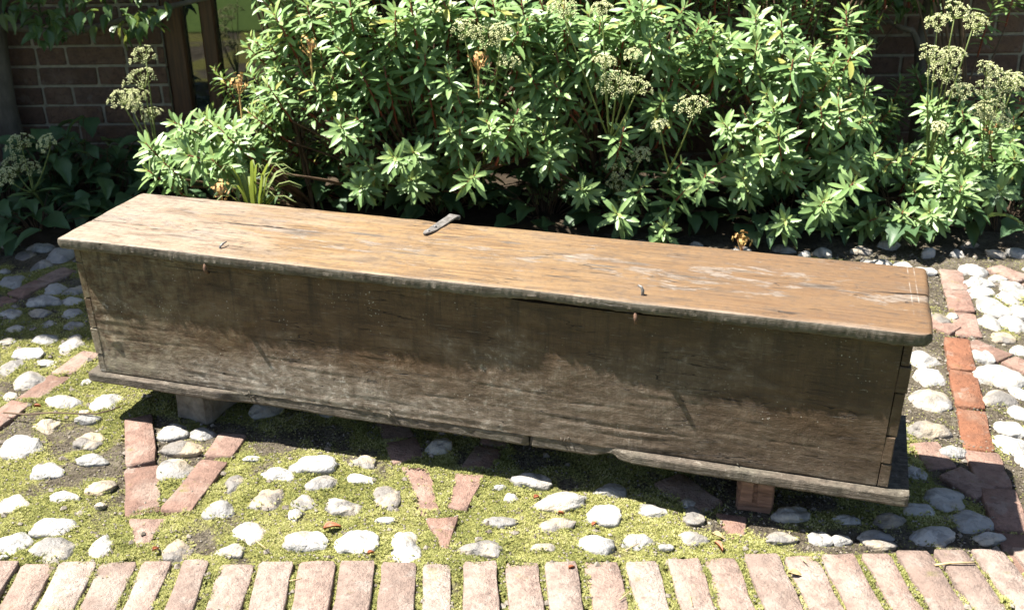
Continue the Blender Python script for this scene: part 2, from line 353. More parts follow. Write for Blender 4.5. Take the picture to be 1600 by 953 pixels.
M = {
 'lid': m_lid(), 'front': m_front(), 'base': m_base(), 'flint': m_flint(), 'ground': m_ground(), 'moss': m_moss(),
 'endgrain': m_simple('end_grain_oak', (.045, .034, .022), (.17, .135, .095), 60, .75),
 'pave': m_brick('paving_brick', [(.225, .163, .133), (.32, .248, .207), (.285, .195, .156), (.36, .30, .255), (.37, .32, .275)], .3, .5),
 'paver': m_brick('red_paving_brick', [(.19, .115, .088), (.275, .176, .138), (.24, .145, .112), (.30, .22, .178), (.32, .26, .215)], .25, .75),
 'paverwet': m_brick('orange_paving_brick', [(.185, .078, .042), (.225, .10, .058), (.20, .085, .046), (.24, .13, .085), (.25, .175, .13)], .2, .25),
 'wallbrick': m_brick('wall_brick', [(.11, .068, .049), (.15, .088, .060), (.18, .108, .070), (.13, .085, .066), (.20, .138, .10)], .12, .1),
 'mortar': m_simple('lime_mortar', (.20, .175, .13), (.31, .275, .21), 40, .95, .1),
 'timber': m_simple('stained_timber', (.035, .016, .008), (.115, .05, .022), 5, .5, .4, .3, 0, (20, 20, 1.2)),
 'iron': m_simple('rusty_iron', (.075, .066, .058), (.24, .225, .21), 90, .45, .5, .6, .25),
 'rust': m_simple('rust', (.045, .024, .016), (.13, .075, .05), 120, .8, .2, .6),
 'soil': m_simple('bed_soil', (.018, .013, .009), (.055, .042, .028), 25, .95, .1, .9),
 'leaf': m_leaf('spurge_leaf', (.075, .150, .046), (.162, .268, .092), (.25, .345, .125)),
 'youngleaf': m_leaf('young_spurge_leaf', (.17, .26, .085), (.25, .34, .11), (.33, .39, .12)),
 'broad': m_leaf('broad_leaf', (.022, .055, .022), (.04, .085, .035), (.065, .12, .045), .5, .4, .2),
 'pear': m_leaf('espalier_leaf', (.03, .065, .018), (.055, .105, .03), (.09, .15, .045), .38, .5, .25),
 'blade': m_leaf('strap_leaf', (.08, .12, .02), (.15, .19, .03), (.26, .26, .05), .5, .35, .35),
 'redstem': m_simple('red_stem', (.14, .030, .020), (.26, .075, .045), 40, .5, .4, .2),
 'stem': m_simple('brown_stem', (.055, .035, .022), (.13, .085, .05), 30, .7, .3, .3),
 'umbel': m_simple('seed_head', (.40, .44, .20), (.60, .58, .34), 60, .8, .2, .2),
 'umbelstem': m_simple('umbel_stem', (.10, .14, .035), (.19, .22, .07), 20, .6, .3, .1),
 'spent': m_simple('spent_bract', (.40, .16, .09), (.46, .37, .12), 55, .7, .2, .2),
 'bark': m_simple('bark', (.045, .038, .030), (.15, .13, .105), 18, .9, .2, 1.0, 0, (1, 1, .35)),
 'deadleaf': m_simple('dead_leaf', (.22, .06, .03), (.36, .15, .07), 50, .6, .3, .2),
 'straw': m_simple('straw', (.28, .20, .10), (.46, .36, .20), 50, .8, .2, .2),
 'propstone': m_simple('rough_grey_stone', (.075, .062, .048), (.21, .185, .15), 30, .9, .2, .9),
 'propwood': m_simple('worn_red_oak', (.075, .040, .028), (.24, .14, .10), 9, .7, .3, .8, 0, (2, 14, 14)),
}
k = NT('window_glass'); k.fin((.012, .016, .016), .03, None, .9); k.b.inputs['IOR'].default_value = 1.8; M['glass'] = k.m

# ------------------------------------------------------------------ chest frame (local: x length, y depth, z up)
CX, CY, TH = -0.9949, 2.2331, -0.3018
L, WD, ZT, ZB = 1.8074, 0.3215, 0.457, 0.125
cth, sth = math.cos(TH), math.sin(TH)
def to_local(p): dx, dy = p[0]-CX, p[1]-CY; return (dx*cth+dy*sth, -dx*sth+dy*cth)

# ------------------------------------------------------------------ paving layout
bricks = []      # (4 ground corners as Vector2 list, material)
def quad(px, mat='paver', grow=0.0): bricks.append(([G(*p).xy for p in px], mat))
def strip(p0, p1, n, w, mat='paver', gap=.008, world=False):
    a, b = (Vector(p0), Vector(p1)) if world else (G(*p0).xy, G(*p1).xy)
    d = (b-a); l = d.length; d.normalize(); s = Vector((-d.y, d.x))*w/2
    for i in range(n):
        q0 = a+d*(l*i/n+gap/2); q1 = a+d*(l*(i+1)/n-gap/2)
        j = [Vector((rng.uniform(-.002, .002), rng.uniform(-.002, .002))) for _ in range(4)]
        bricks.append(([q0-s+j[0], q1-s+j[1], q1+s+j[2], q0+s+j[3]], mat))
BX = [(-20, 29), (42, 87), (100, 150), (162, 212), (228, 265), (290, 325), (350, 395), (412, 457), (474, 523), (535, 583), (600, 648), (665, 701),
      (727, 773), (793, 838), (854, 897), (916, 962), (979, 1023), (1044, 1088), (1101, 1146), (1164, 1213), (1226, 1273), (1281, 1331), (1345, 1386),
      (1399, 1448), (1459, 1505), (1517, 1563), (1578, 1622)]
bx = []
for a, b in BX:
    va = 881 if a < 900 else 881-(a-900)*.030
    bx.append((G(a, va).x, G(b, va).x, G(a, va).y))
x = bx[0][0]
for i in range(6): bx.insert(0, (x-.085*(i+1), x-.085*i-.018, bx[0][2]))
x = bx[-1][1]
for i in range(6): bx.append((x+.085*i+.018, x+.085*(i+1), bx[-1][2]))
for x0, x1, y in bx:
    xm = (x0+x1)/2; sl = -.045 - .03*xm
    y += rng.uniform(-.004, .004); ln = .214+rng.uniform(-.004, .004); dx = -sl*ln
    e = -.0018-.0022*(xm < .5)
    bricks.append(([Vector((x0+e, y)), Vector((x0+e+dx, y-ln)), Vector((x1-e+dx, y-ln)), Vector((x1-e, y))], 'pave'))
strip((148, 550), (-25, 672), 3, .062)
strip((112, 421), (-30, 487), 3, .065)
strip((217, 652), (222, 727), 1, .066); strip((222, 727), (224, 804), 1, .072)
quad([(202, 811), (206, 855), (232, 855), (262, 811)])
strip((366, 679), (340, 716), 1, .068); strip((337, 719), (272, 802), 1, .066)
quad([(627, 728), (656, 804), (689, 803), (671, 731)]); quad([(713, 740), (699, 797), (731, 801), (757, 744)])
quad([(665, 811), (690, 859), (700, 859), (717, 809)])
strip((640, 722), (610, 655), 2, .07); strip((742, 735), (790, 660), 2, .066)
quad([(1117, 799), (1142, 840), (1166, 841), (1167, 806)])
strip((1112, 795), (1040, 745), 1, .08)
strip((1485, 420), (1515, 526), 3, .066); strip((1493, 529), (1532, 704), 3, .066, 'paverwet'); strip((1532, 705), (1618, 905), 3, .07)
strip((1510, 534), (1640, 590), 2, .062); strip((1496, 518), (1440, 500), 1, .06)
strip((1550, 418), (1660, 462), 2, .06); strip((1480, 735), (1545, 772), 1, .07); strip((1440, 690), (1475, 733), 1, .07)

# stones: (cx, cy, w, h) in crop pixels, with crop origin and scale
ST = []
def stones(ox, oy, sc, lst):
    for cx, cy, w, h in lst: ST.append((ox+cx/sc, oy+cy/sc, w/sc, h/sc))
stones(0, 480, 3.97, [(60,35,130,60),(250,25,100,50),(450,30,125,55),(100,125,110,50),(300,100,85,45),(455,112,125,55),(50,207,110,42),(270,190,155,75),(450,215,115,100),
 (170,280,205,80),(300,340,110,45),(80,360,120,85),(175,440,180,95),(65,545,80,50),(525,462,60,50),(400,575,185,95),(655,580,155,105),(290,710,120,90),(545,690,140,55),
 (555,815,160,95),(130,850,270,150),(1075,760,150,95),(1260,775,125,65),(1130,870,245,105),(570,940,190,50),(1560,935,90,40),(520,650,60,40)])
stones(0, 713, 3.97, [(300,80,180,90),(400,245,170,70),(620,180,150,80),(75,290,165,110),(620,300,60,40),(335,425,260,130),(80,510,200,130),(320,570,230,150),
 (20,620,60,30),(620,550,150,150),(1090,75,170,150),(1460,160,140,100),(1360,320,170,110),(1110,565,140,120),(1430,570,150,85),(1545,460,150,120),(1580,310,80,40)])
stones(400, 713, 3.97, [(135,105,205,100),(400,155,200,110),(655,130,150,80),(365,45,290,80),(660,20,140,80),(75,240,150,130),(305,270,120,100),(245,350,70,80),(545,295,200,120),
 (805,245,130,130),(800,395,110,45),(290,510,270,140),(630,515,255,155),(920,550,150,150),(1400,560,270,100),(1510,190,85,40),(1580,250,80,60),(1510,405,210,75)])
stones(800, 713, 3.97, [(290,270,330,145),(130,145,250,100),(610,200,190,90),(570,350,215,130),(260,420,245,110),(875,320,165,95),(1130,355,100,110),(1085,280,80,60),
 (190,560,150,55),(515,535,190,120),(775,515,190,105),(1110,505,200,95),(945,560,100,40)])
stones(1200, 713, 3.97, [(85,500,185,85),(310,495,110,80),(445,510,120,60),(150,350,230,80),(490,385,140,60),(760,385,200,90),(670,490,200,80),(700,540,180,50),
 (1030,480,240,120),(1090,240,230,150),(930,320,180,100),(1270,390,210,120),(1380,500,170,75),(900,80,100,80)])
stones(1350, 360, 2.165, [(370,130,70,35),(390,170,85,35),(395,202,70,35),(440,250,80,55),(455,157,50,22),(510,195,65,45),(495,225,70,50),(540,270,60,40),(435,307,60,48),
 (510,310,90,48),(470,358,65,35),(535,400,60,35),(460,485,130,75),(455,560,110,55),(395,415,50,40),(535,545,50,40),(535,610,60,40),(500,660,70,45),(500,715,90,60),(265,292,55,40),
 (300,285,30,25),(200,430,90,50),(215,490,90,60),(230,565,100,70),(215,668,140,60),(300,740,85,45),(175,815,50,40),(545,770,50,50),
 (355,45,60,20),(450,75,70,20),(520,70,60,25),(20,105,50,20),(130,115,50,25),(200,135,80,20),(60,108,60,25),(580,120,70,30),(575,210,70,40),(590,330,70,40),(585,470,80,50),(600,640,70,50)])
stones(0, 280, 3.1775, [(40,310,90,40),(200,330,110,45),(125,370,60,40),(300,365,110,70),(205,420,90,50),(55,500,110,60),(280,535,80,50),(370,545,70,60),(365,600,100,45),
 (220,600,170,55),(20,455,40,25),(-60,380,90,50),(-50,520,100,50)])

# ------------------------------------------------------------------ ground sheet
Bq = [np.array([(p.x, p.y) for p in q]) for q, _ in bricks]
def in_bricks(P, pad=0.0):
    """signed: True where inside any brick quad"""
    ins = np.zeros(len(P), bool)
    for q in Bq:
        c = q.mean(0); q2 = c+(q-c)*(1+pad/.06)
        lo, hi = q2.min(0), q2.max(0)
        idx = np.where((P[:, 0] > lo[0]) & (P[:, 0] < hi[0]) & (P[:, 1] > lo[1]) & (P[:, 1] < hi[1]))[0]
        if not len(idx): continue
        a = np.ones(len(idx), bool); b = np.ones(len(idx), bool)
        for i in range(4):
            e = q2[(i+1) % 4]-q2[i]; cr = e[0]*(P[idx, 1]-q2[i][1])-e[1]*(P[idx, 0]-q2[i][0])
            a &= cr >= 0; b &= cr <= 0
        ins[idx] |= a | b
    return ins
def moss_f(x, y):
    v = .585+.46*nz(x*3.1+3, y*3.1)+.48*nz(x*9+7, y*9+2)+.22*nz(x*24, y*24, 8)
    v += .16*math.exp(-((x+.1)/.65)**2-((y-1.85)/.3)**2)
    v -= .42*sstep(.82, 1.05, x)*sstep(1.75, 2.0, y)
    v -= .14*sstep(-.45, -.75, x)*sstep(1.95, 1.75, y)
    if y < 1.69: v += .15
    v -= .8*sstep(3.15, 3.4, y)
    return v
def height(x, y, m):
    h = .006*nz(x*6, y*6, 3)+.003*nz(x*22, y*22, 5)
    h += .009*min(1, max(0, (m-.42)*3))*(0.7+.9*nz(x*26, y*26, 9))
    return h-.004
xs = np.concatenate([np.linspace(-14, -1.9, 20)[:-1], np.arange(-1.9, 1.9, .0115), np.linspace(1.9, 14, 20)])
ys = np.concatenate([np.linspace(-12, 1.4, 20)[:-1], np.arange(1.4, 3.45, .0115), np.linspace(3.45, 14, 12)])
XX, YY = np.meshgrid(xs, ys); P = np.stack([XX.ravel(), YY.ravel()], 1)
mo = np.array([moss_f(a, b) for a, b in P]); hh = np.array([height(a, b, c) for (a, b), c in zip(P, mo)])
ib = in_bricks(P, .002); hh[ib] = np.minimum(hh[ib], -.012)
nx = len(xs); I = np.arange(len(P)).reshape(len(ys), nx)
F = np.stack([I[:-1, :-1], I[:-1, 1:], I[1:, 1:], I[1:, :-1]], -1).reshape(-1, 4)
ground = link('ground', mesh_np('ground', np.column_stack([P, hh]), F, M['ground'], True, None, {'moss': mo}))
tag(ground, kind='structure', label='mossy cobbled courtyard ground with red brick bands')

gx = np.linspace(-12, 12, 60); gy = np.linspace(-11, 1.28, 40)
V = [(x, y, .012+.012*nz(x*2, y*2, 1)) for y in gy for x in gx]; I = np.arange(len(V)).reshape(40, 60)
lawn = link('lawn', mesh_np('lawn', V, np.stack([I[:-1, :-1], I[:-1, 1:], I[1:, 1:], I[1:, :-1]], -1).reshape(-1, 4), m_simple('lawn_grass', (.045, .085, .015), (.10, .155, .03), 35, .9, .2, .9)))
tag(lawn, 'lawn beyond the brick border', kind='structure')
# ------------------------------------------------------------------ paving bricks
def brick_mesh(q, mat):
    c = Vector((sum(p.x for p in q)/4, sum(p.y for p in q)/4)); q = [p-c for p in q]
    area = sum(q[i].x*q[(i+1) % 4].y-q[(i+1) % 4].x*q[i].y for i in range(4))
    if area < 0: q = q[::-1]
    ring = []
    for i in range(4):
        a, b = q[i], q[(i+1) % 4]; l = (b-a).length; n = 4 if l > .12 else 2
        for j in range(n):
            f = j/n
            if j == 0: f += .05
            p = a.lerp(b, f); ring.append(p+Vector((rng.uniform(-.0022, .0022), rng.uniform(-.0022, .0022))))
        ring.append(a.lerp(b, .95))
    n = len(ring); top = (.0065 if mat == 'pave' else .0025)+rng.uniform(-.003, .004); tilt = Vector((rng.uniform(-.02, .02), rng.uniform(-.02, .02)))
    V = []
    for s_, z in ((1.0, -.05), (1.0, top-.005), (None, top-.0012), (None, top)):
        for i, p in enumerate(ring):
            if s_ is None:
                ins = .001 if z < top-.001 else .0035
                d = p.length; pp = p*(1-ins/max(d, .02))
            else: pp = p
            V.append((pp.x, pp.y, z+(tilt.dot(pp) if z > 0 else 0)+(rng.uniform(-.0012, .0008) if z > 0 else 0)))
    V.append((0, 0, top+.0012)); F = [tuple(range(n))[::-1]]
    for r_ in range(3):
        for i in range(n): F.append((r_*n+i, r_*n+(i+1) % n, (r_+1)*n+(i+1) % n, (r_+1)*n+i))
    for i in range(n): F.append((3*n+i, 3*n+(i+1) % n, 4*n))
    return mesh_np('paving_brick', V, F, M[mat], True), c
for q, mat in bricks:
    me, c = brick_mesh(q, mat)
    o = link('paving_brick', me, ground); o.location = (c.x, c.y, 0)

# ------------------------------------------------------------------ flint cobbles
def flint_mesh(seed):
    r_ = random.Random(seed); bm = bmesh.new(); bmesh.ops.create_icosphere(bm, subdivisions=4, radius=1)
    pl = []
    for i in range(r_.randint(1, 3)):
        d = Vector((r_.uniform(-1, 1), r_.uniform(-1, 1), r_.uniform(-.2, .9))).normalized(); pl.append((d, r_.uniform(.70, .92)))
    off = Vector((seed*3.7, seed*1.3, 0))
    for v in bm.verts:
        p = v.co.copy(); f = 1+.30*noise.noise(p*1.1+off)+.13*noise.noise(p*2.6+off)
        p *= f
        for d, k_ in pl:
            e = p.dot(d)-k_
            if e > 0: p -= d*e*.7
        p *= 1+.035*noise.noise(p*7+off)
        v.co = p
    lo = [min(v.co[i] for v in bm.verts) for i in range(3)]; hi = [max(v.co[i] for v in bm.verts) for i in range(3)]
    for v in bm.verts:
        for i in range(3): v.co[i] = (v.co[i]-(lo[i]+hi[i])/2)/((hi[i]-lo[i])/2)
    me = bpy.data.meshes.new('cobble'); bm.to_mesh(me); bm.free(); me.polygons.foreach_set('use_smooth', [True]*len(me.polygons)); me.materials.append(M['flint']); return me
FL = [flint_mesh(i+1) for i in range(18)]
placed = []; rims = []
def cobble(x, y, w, d, topz, rz=0.0):
    hz_ = max(.42*min(w, d), topz*.95); g_ = 1/math.sqrt(max(.3, 1-((hz_-topz+.004)/hz_)**2)); w *= g_; d *= g_
    o = link('cobble', rng.choice(FL), ground)
    o.location = (x, y, topz-hz_); o.scale = (w/2, d/2, hz_)
    rims.append((x, y, w/g_, d/g_)); o.rotation_euler = (rng.uniform(-.12, .12), rng.uniform(-.12, .12), rz); placed.append((x, y, max(w, d)/2))
for u, v, w, h in ST:
    p0 = G(u, v+h*.28); s_ = px_per_m(p0); d_ = (p0-Vector((0, 0, CAM_H))); el = math.atan2(CAM_H, math.hypot(d_.x, d_.y))
    W_ = w/s_*1.13; H_ = h/s_*1.05; tz = min(.025, max(.009, .205*W_))
    dep = max(.5*W_, min(1.6*W_, (H_-.75*tz*math.cos(el))/math.sin(el)*1.05))
    p = G(u, v+h*.02, tz*.45)
    cobble(p.x, p.y, W_, dep, tz, rng.uniform(-.2, .2))
# stones out of sight under and behind the chest, and to the sides
cnt = 0
Pb = nrg.uniform((-1.75, 1.74), (1.75, 3.32), (2600, 2)); okb = ~in_bricks(Pb, .05)
for (x, y), ok in zip(Pb, okb):
    if not ok: continue
    s, t = to_local((x, y))
    hid = (-.02 < s < L+.12 and .04 < t < .75) or y > 3.0
    if not hid: continue
    w = rng.uniform(.06, .11) if y < 3.0 else rng.uniform(.035, .075)
    if any((x-a)**2+(y-b)**2 < (w*.5+c+.012)**2 for a, b, c in placed): continue
    if abs(t-.15) < .14 and (abs(s-.26) < .09 or abs(s-1.53) < .08): continue
    cobble(x, y, w, w*rng.uniform(.6, .95), rng.uniform(.014, .03), rng.uniform(-.6, .6)); cnt += 1
    if cnt > 85: break

# ------------------------------------------------------------------ moss tufts
N = 400000
Pm = nrg.uniform((-1.6, 1.47), (1.6, 3.2), (N, 2))
# only what lies in view and thin out with distance
keep = (np.abs(Pm[:, 0]) < Pm[:, 1]*.56+.12) & (nrg.random(N) < np.clip(1.35-.42*(Pm[:, 1]-1.5), .25, 1))
Pm = Pm[keep]; Pm = Pm[~in_bricks(Pm, -.009) | (nrg.random(len(Pm)) < .012)]
rim = []
for x, y, w, d_ in rims:
    if y > 3.0: continue
    for i in range(int(260*(w+d_))):
        t = rng.uniform(0, 6.28); q = rng.uniform(.86, 1.22); rim.append((x+math.cos(t)*w/2*q, y+math.sin(t)*d_/2*q))
rim = np.array(rim); rim = rim[~in_bricks(rim, -.004)]; nrim = len(rim); Pm = np.concatenate([Pm, rim])
mm = np.array([moss_f(a, b) for a, b in Pm]); mm[-nrim:] = np.maximum(mm[-nrim:]+.14, .44); kk = nrg.random(len(Pm)) < np.clip((mm-.36)*3.0, .10, 1)
Pm = Pm[kk]; mm = mm[kk]
hz = np.array([height(a, b, c) for (a, b), c in zip(Pm, mm)]); isr = np.arange(len(kk))[kk] >= len(kk)-nrim; hz[isr] += nrg.uniform(.0, .006, isr.sum())
n = len(Pm); NB = 7
ang = nrg.uniform(0, 2*PI, (n, NB)); lean = nrg.uniform(.5, 1.45, (n, NB)); ln = nrg.uniform(.0022, .0052, (n, NB))*np.clip(.55+mm[:, None], .6, 1.25)
wd = nrg.uniform(.0007, .0013, (n, NB))
base = np.stack([Pm[:, 0], Pm[:, 1], hz-.001], 1)[:, None, :]
dirx, diry = np.cos(ang), np.sin(ang)
tipv = base+np.stack([dirx*np.sin(lean)*ln, diry*np.sin(lean)*ln, np.cos(lean)*ln+.001], -1)
side = np.stack([-diry*wd, dirx*wd, np.zeros_like(wd)], -1)
V = np.stack([base+side, base-side, tipv], 2).reshape(-1, 3)
tint0 = np.clip(.43+.42*np.array([nz(a*7, b*7, 4)+.7*nz(a*21, b*21, 6) for a, b in Pm])+nrg.normal(0, .2, n), 0, 1)
tint = np.clip(np.repeat(tint0, NB*3)+np.tile([-.16, -.16, .14], n*NB), 0, 1)
Fm = np.arange(len(V)).reshape(-1, 3)
moss = link('moss', mesh_np('moss', V, Fm, M['moss'], False, None, {'tint': tint}))
tag(moss, 'yellow green moss growing between the cobbles and bricks', 'moss', None, 'stuff')

# loose grit and crumbs of soil
GP = nrg.uniform((-1.5, 1.47), (1.5, 3.25), (20000, 2)); GP = GP[(np.abs(GP[:, 0]) < GP[:, 1]*.56+.1)]; GP = GP[~in_bricks(GP, -.01) | (nrg.random(len(GP)) < .12)]
m_ = MB(); OCT = [(1, 0, 0), (0, 1, 0), (-1, 0, 0), (0, -1, 0), (0, 0, 1), (0, 0, -1)]; OF = [(0, 1, 4), (1, 2, 4), (2, 3, 4), (3, 0, 4), (1, 0, 5), (2, 1, 5), (3, 2, 5), (0, 3, 5)]
for x, y in GP:
    r0 = rng.uniform(.0012, .0035)*(1+2*(rng.random() < .04)); zg = height(x, y, moss_f(x, y))+.002; c_, s_ = math.cos(x*99), math.sin(x*99)
    m_.add([(x+r0*(a*c_-b*s_)*rng.uniform(.7, 1.3), y+r0*(a*s_+b*c_)*rng.uniform(.7, 1.3), zg+r0*c*rng.uniform(.5, .9)) for a, b, c in OCT], OF)
gr = m_.obj('grit', m_simple('grit', (.06, .045, .032), (.28, .25, .21), 60, .9, .2, .4), None, False); tag(gr, 'loose grit and crumbs of soil between the stones', 'grit', None, 'stuff')

# ------------------------------------------------------------------ the chest
chest = empty('wooden_chest', (CX, CY, 0), TH)
tag(chest, 'long weathered oak plank chest with an overhanging lid, standing on the cobbles', 'chest')
def ring_board(name, rings, mat, parent, cap=True, attrs=None):
    V = []; F = []; k_ = len(rings[0])
    for r_ in rings: V += r_
    for i in range(len(rings)-1):
        for j in range(k_): F.append((i*k_+j, (i+1)*k_+j, (i+1)*k_+(j+1) % k_, i*k_+(j+1) % k_))
    if cap: F.append(tuple(range(k_))); F.append(tuple((len(rings)-1)*k_+j for j in range(k_))[::-1])
    me = mesh_np(name, V, F, mat, True, None, attrs)
    me.set_sharp_from_angle(angle=R(30))
    return link(name, me, parent)
# lid
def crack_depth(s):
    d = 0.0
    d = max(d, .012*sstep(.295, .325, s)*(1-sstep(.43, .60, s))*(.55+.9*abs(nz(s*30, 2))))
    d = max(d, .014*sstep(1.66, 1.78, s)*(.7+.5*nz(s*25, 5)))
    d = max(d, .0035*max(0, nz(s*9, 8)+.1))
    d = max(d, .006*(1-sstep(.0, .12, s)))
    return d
def on_lid(u, v, z=ZT): p = G(u, v, z); return to_local(p)
CRK = [on_lid(*q) for q in [(100, 341), (137, 344), (230, 351), (308, 350.5), (330, 350), (350, 346), (362, 349.5), (385, 351), (420, 354), (480, 362), (700, 385), (1000, 420), (1330, 452), (1400, 458), (1490, 463)]]
def crack_t(s): return float(np.interp(s, [c[0] for c in CRK], [c[1] for c in CRK]))+.0015*nz(s*40, 4.5)
CA = []; EA = []
rings = []
ss = sorted(set([0, .002, .005, .009, .014, L, L-.002, L-.005, L-.009, L-.014]+[i*L/760 for i in range(7, 754)]))
tt = np.concatenate([np.linspace(0, 1, 22)])
for s in ss:
    e = min(s, L-s)
    rd = .003*max(0, 1-e/.008)**2*2                     # soften at the ends
    f = .0018*nz(s*3.5, 0)+.0010*nz(s*14, 2)+.0007*nz(s*50, 6)+.0008*nz(s*140, 7)
    chip = max(0, nz(s*13, 77)-.28)+.6*max(0, nz(s*37, 78)-.35)
    f += .008*chip
    f += .006*max(0, 1-s/.014)**2+.004*sstep(1.0, 1.05, s)*(1-sstep(1.05, 1.3, s))
    f += .011*sstep(L-.022, L, s)**2+.004*sstep(L-.03, L-.012, s)*(.5+nz(s*90, 3))
    bk = WD+.004*nz(s*4, 9)+.0015*nz(s*18, 7)-.004*max(0, 1-e/.012)**2-.006*math.exp(-((s-.78)/.03)**2)
    zt = ZT+.0025*nz(s*2.2, 12)-rd
    zb = ZT-.0255+.0028*nz(s*6, 15)+.0016*nz(s*26, 16)+.0011*nz(s*95, 17)+rd+.004*math.exp(-((s-.19)/.03)**2)*(.6+nz(s*60, 1))+.003*sstep(1.03, 1.06, s)*(1-sstep(1.35, 1.45, s))
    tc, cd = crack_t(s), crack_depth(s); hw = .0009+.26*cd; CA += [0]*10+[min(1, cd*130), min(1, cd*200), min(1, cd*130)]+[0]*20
    r_ = []
    fr = [(0.0045+(tc-f-.0145)*q_) for q_ in (0, .08, .18, .32, .48, .65, .82, .94)]
    T = [f+x_ for x_ in fr]+[tc-.010, tc-.004, tc-hw, tc, tc+hw, tc+.004, tc+.010]+[tc+.012+(bk-.016-tc)*q_ for q_ in (.1, .28, .48, .66, .84, .94)]+[bk-.003]
    for j, t in enumerate(T):
        z = zt+.0011*nz(s*9, t*42, 20)+.0006*nz(s*30, t*130, 22)
        if j == 0: z -= .0001+.006*chip
        if j == 1: z -= .002*chip
        if j == len(T)-1: z -= .0015
        if j in (10, 12): z -= cd*.25
        if j == 11: z -= cd
        if j < 8: z -= .0022*(1-sstep(0, .07, t))*(.5+nz(s*8, 31))
        r_.append((s+.003*nz(t*40, s*2, 3)*(e < .001)+.005*nz(t*12, 2+s)*(e < .02), t, z))
    w1 = .0012*nz(s*22, 41)+.0012*nz(s*110, 42); w2 = .0016*nz(s*30, 43)+.0016*nz(s*90, 44)
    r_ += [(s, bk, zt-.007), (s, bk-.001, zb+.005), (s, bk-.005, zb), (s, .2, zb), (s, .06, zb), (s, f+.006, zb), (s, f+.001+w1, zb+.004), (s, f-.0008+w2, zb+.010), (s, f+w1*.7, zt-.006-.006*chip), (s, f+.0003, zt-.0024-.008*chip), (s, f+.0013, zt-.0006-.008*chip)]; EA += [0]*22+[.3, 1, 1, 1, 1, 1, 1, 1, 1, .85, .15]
    rings.append(r_)
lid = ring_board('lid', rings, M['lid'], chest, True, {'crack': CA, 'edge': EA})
# front panel
PF = .0175
def pan_x(s, z):     # slight taper towards the base
    k_ = (ZT-.026-z)/(ZT-.026-ZB); c = (s-L/2)/(L/2); return s-c*.011*k_
nzv = 112; rings = []
GR = [(.02, .35, .216, .02, .0012), (.40, .62, .225, -.05, .0014), (.60, .85, .262, -.04, .0009), (1.12, 1.30, .213, .03, .0016), (1.16, 1.42, .168, .02, .0022), (1.18, 1.40, .156, .01, .0018), (1.5, 1.77, .278, -.01, .0014), (.75, 1.1, .185, -.02, .0010), (.2, .5, .172, -.06, .0012), (.9, 1.2, .232, -.03, .0011), (1.3, 1.7, .19, .01, .0009), (.1, .33, .25, .05, .0008), (.62, .95, .155, -.015, .0012)]
p0, p1 = .046, L-.046
for i in range(441):
    s = p0+(p1-p0)*i/440
    lowm = sstep(.30, .44, s)*(1-sstep(1.22, 1.32, s))
    zlo = ZB+.001-.004*lowm-.003*lowm*nz(s*7, 51)-.002*lowm*nz(s*31, 52)+.0015*(1-lowm)*nz(s*12, 55)
    zhi = ZT-.0275-.0045*sstep(1.0, 1.08, s)*(1-sstep(1.3, 1.42, s))
    r_ = []
    for j in range(nzv):
        z = zlo+(zhi-zlo)*j/(nzv-1)
        dt = .0011*nz(s*6, z*7, 60)+.0006*nz(s*17, z*19, 61)+.00035*nz(s*34, z*70, 62)+.0007*nz(s*1.3, z*3, 63)+.00025*nz(s*70, z*160, 66)+.0003*abs(nz(s*14, z*50, 67))
        dt += .0004*sstep(.55, .8, nz(s*5+2, z*26, 64)+.45)*math.sin(z*260+3*nz(s*4, 0, 65))
        kx, kz = s-.44, z-.305; dt -= .004*math.exp(-(kx/.011)**2-(kz/.008)**2)
        kx, kz = s-.085, z-.21; dt -= .004*math.exp(-(kx/.012)**2-(kz/.010)**2)
        for g0, g1, gz, gs, gd in GR:
            if g0 < s < g1:
                zz = z-gz-gs*(s-g0)-.006*nz(s*6, gz*50)
                dt += .5*gd*min(1, (s-g0)*14, (g1-s)*14)*math.exp(-(zz/.0026)**2)
        if j == 0: dt += .002
        r_.append((pan_x(s, z), PF+dt, z))
    r_ += [(pan_x(s, zhi), PF+.020, zhi), (pan_x(s, zlo), PF+.020, zlo+.004)]
    rings.append(r_[::-1])
front = ring_board('front_panel', rings, M['front'], chest)
def wblock(name, x0, x1, y0, y1, z0, z1, mat, parent, c=.0012, taper=True, jit=.0008):
    m_ = MB(); m_.box(x0, x1, y0, y1, z0, z1, 0, c)
    m_.V = [((pan_x(a, z) if taper else a)+rng.uniform(-jit, jit), y+rng.uniform(-jit, jit), z+rng.uniform(-jit, jit)) for a, y, z in m_.V]
    return m_.obj(name, mat, parent, False)
ends = []
for side, xo, xi in ((0, .027, .0455), (1, L-.027, L-.0455)):
    a, b = min(xo, xi), max(xo, xi)
    ep = wblock('end_panel', a+(.0015 if side == 0 else 0), b-(.0015 if side else 0), PF+.021, WD-.022, ZB+.0005, ZT-.0285, M['front'], chest); ends.append(ep)
    zs = [(.429, .398, 'p'), (.396, .312, 't'), (.309, .238, 'p'), (.2355, .172, 't'), (.169, .1265, 'p')] if side == 0 else \
         [(.429, .384, 'p'), (.381, .329, 't'), (.3265, .238, 'p'), (.2355, .179, 't'), (.176, .1265, 'p')]
    for zh, zl, ty in zs:
        ex = rng.uniform(-.0035, .002)
        aa, bb = (a-ex if side == 0 else a, b if side == 0 else b+ex)
        if ty == 'p':
            # the last pin bites further into the front
            g_ = .0011
            wblock('dovetail_pin', aa+(g_ if side else 0), bb-(0 if side else g_), PF+.0005, PF+.0195, zl, zh, M['front'], ep)
        else:
            wblock('dovetail_tail', aa, bb+.0002, PF-.0004, PF+.0195, zl, zh, M['front'], front)
wblock('back_panel', .046, L-.046, WD-.0205, WD-.004, ZB+.0005, ZT-.028, M['front'], chest)
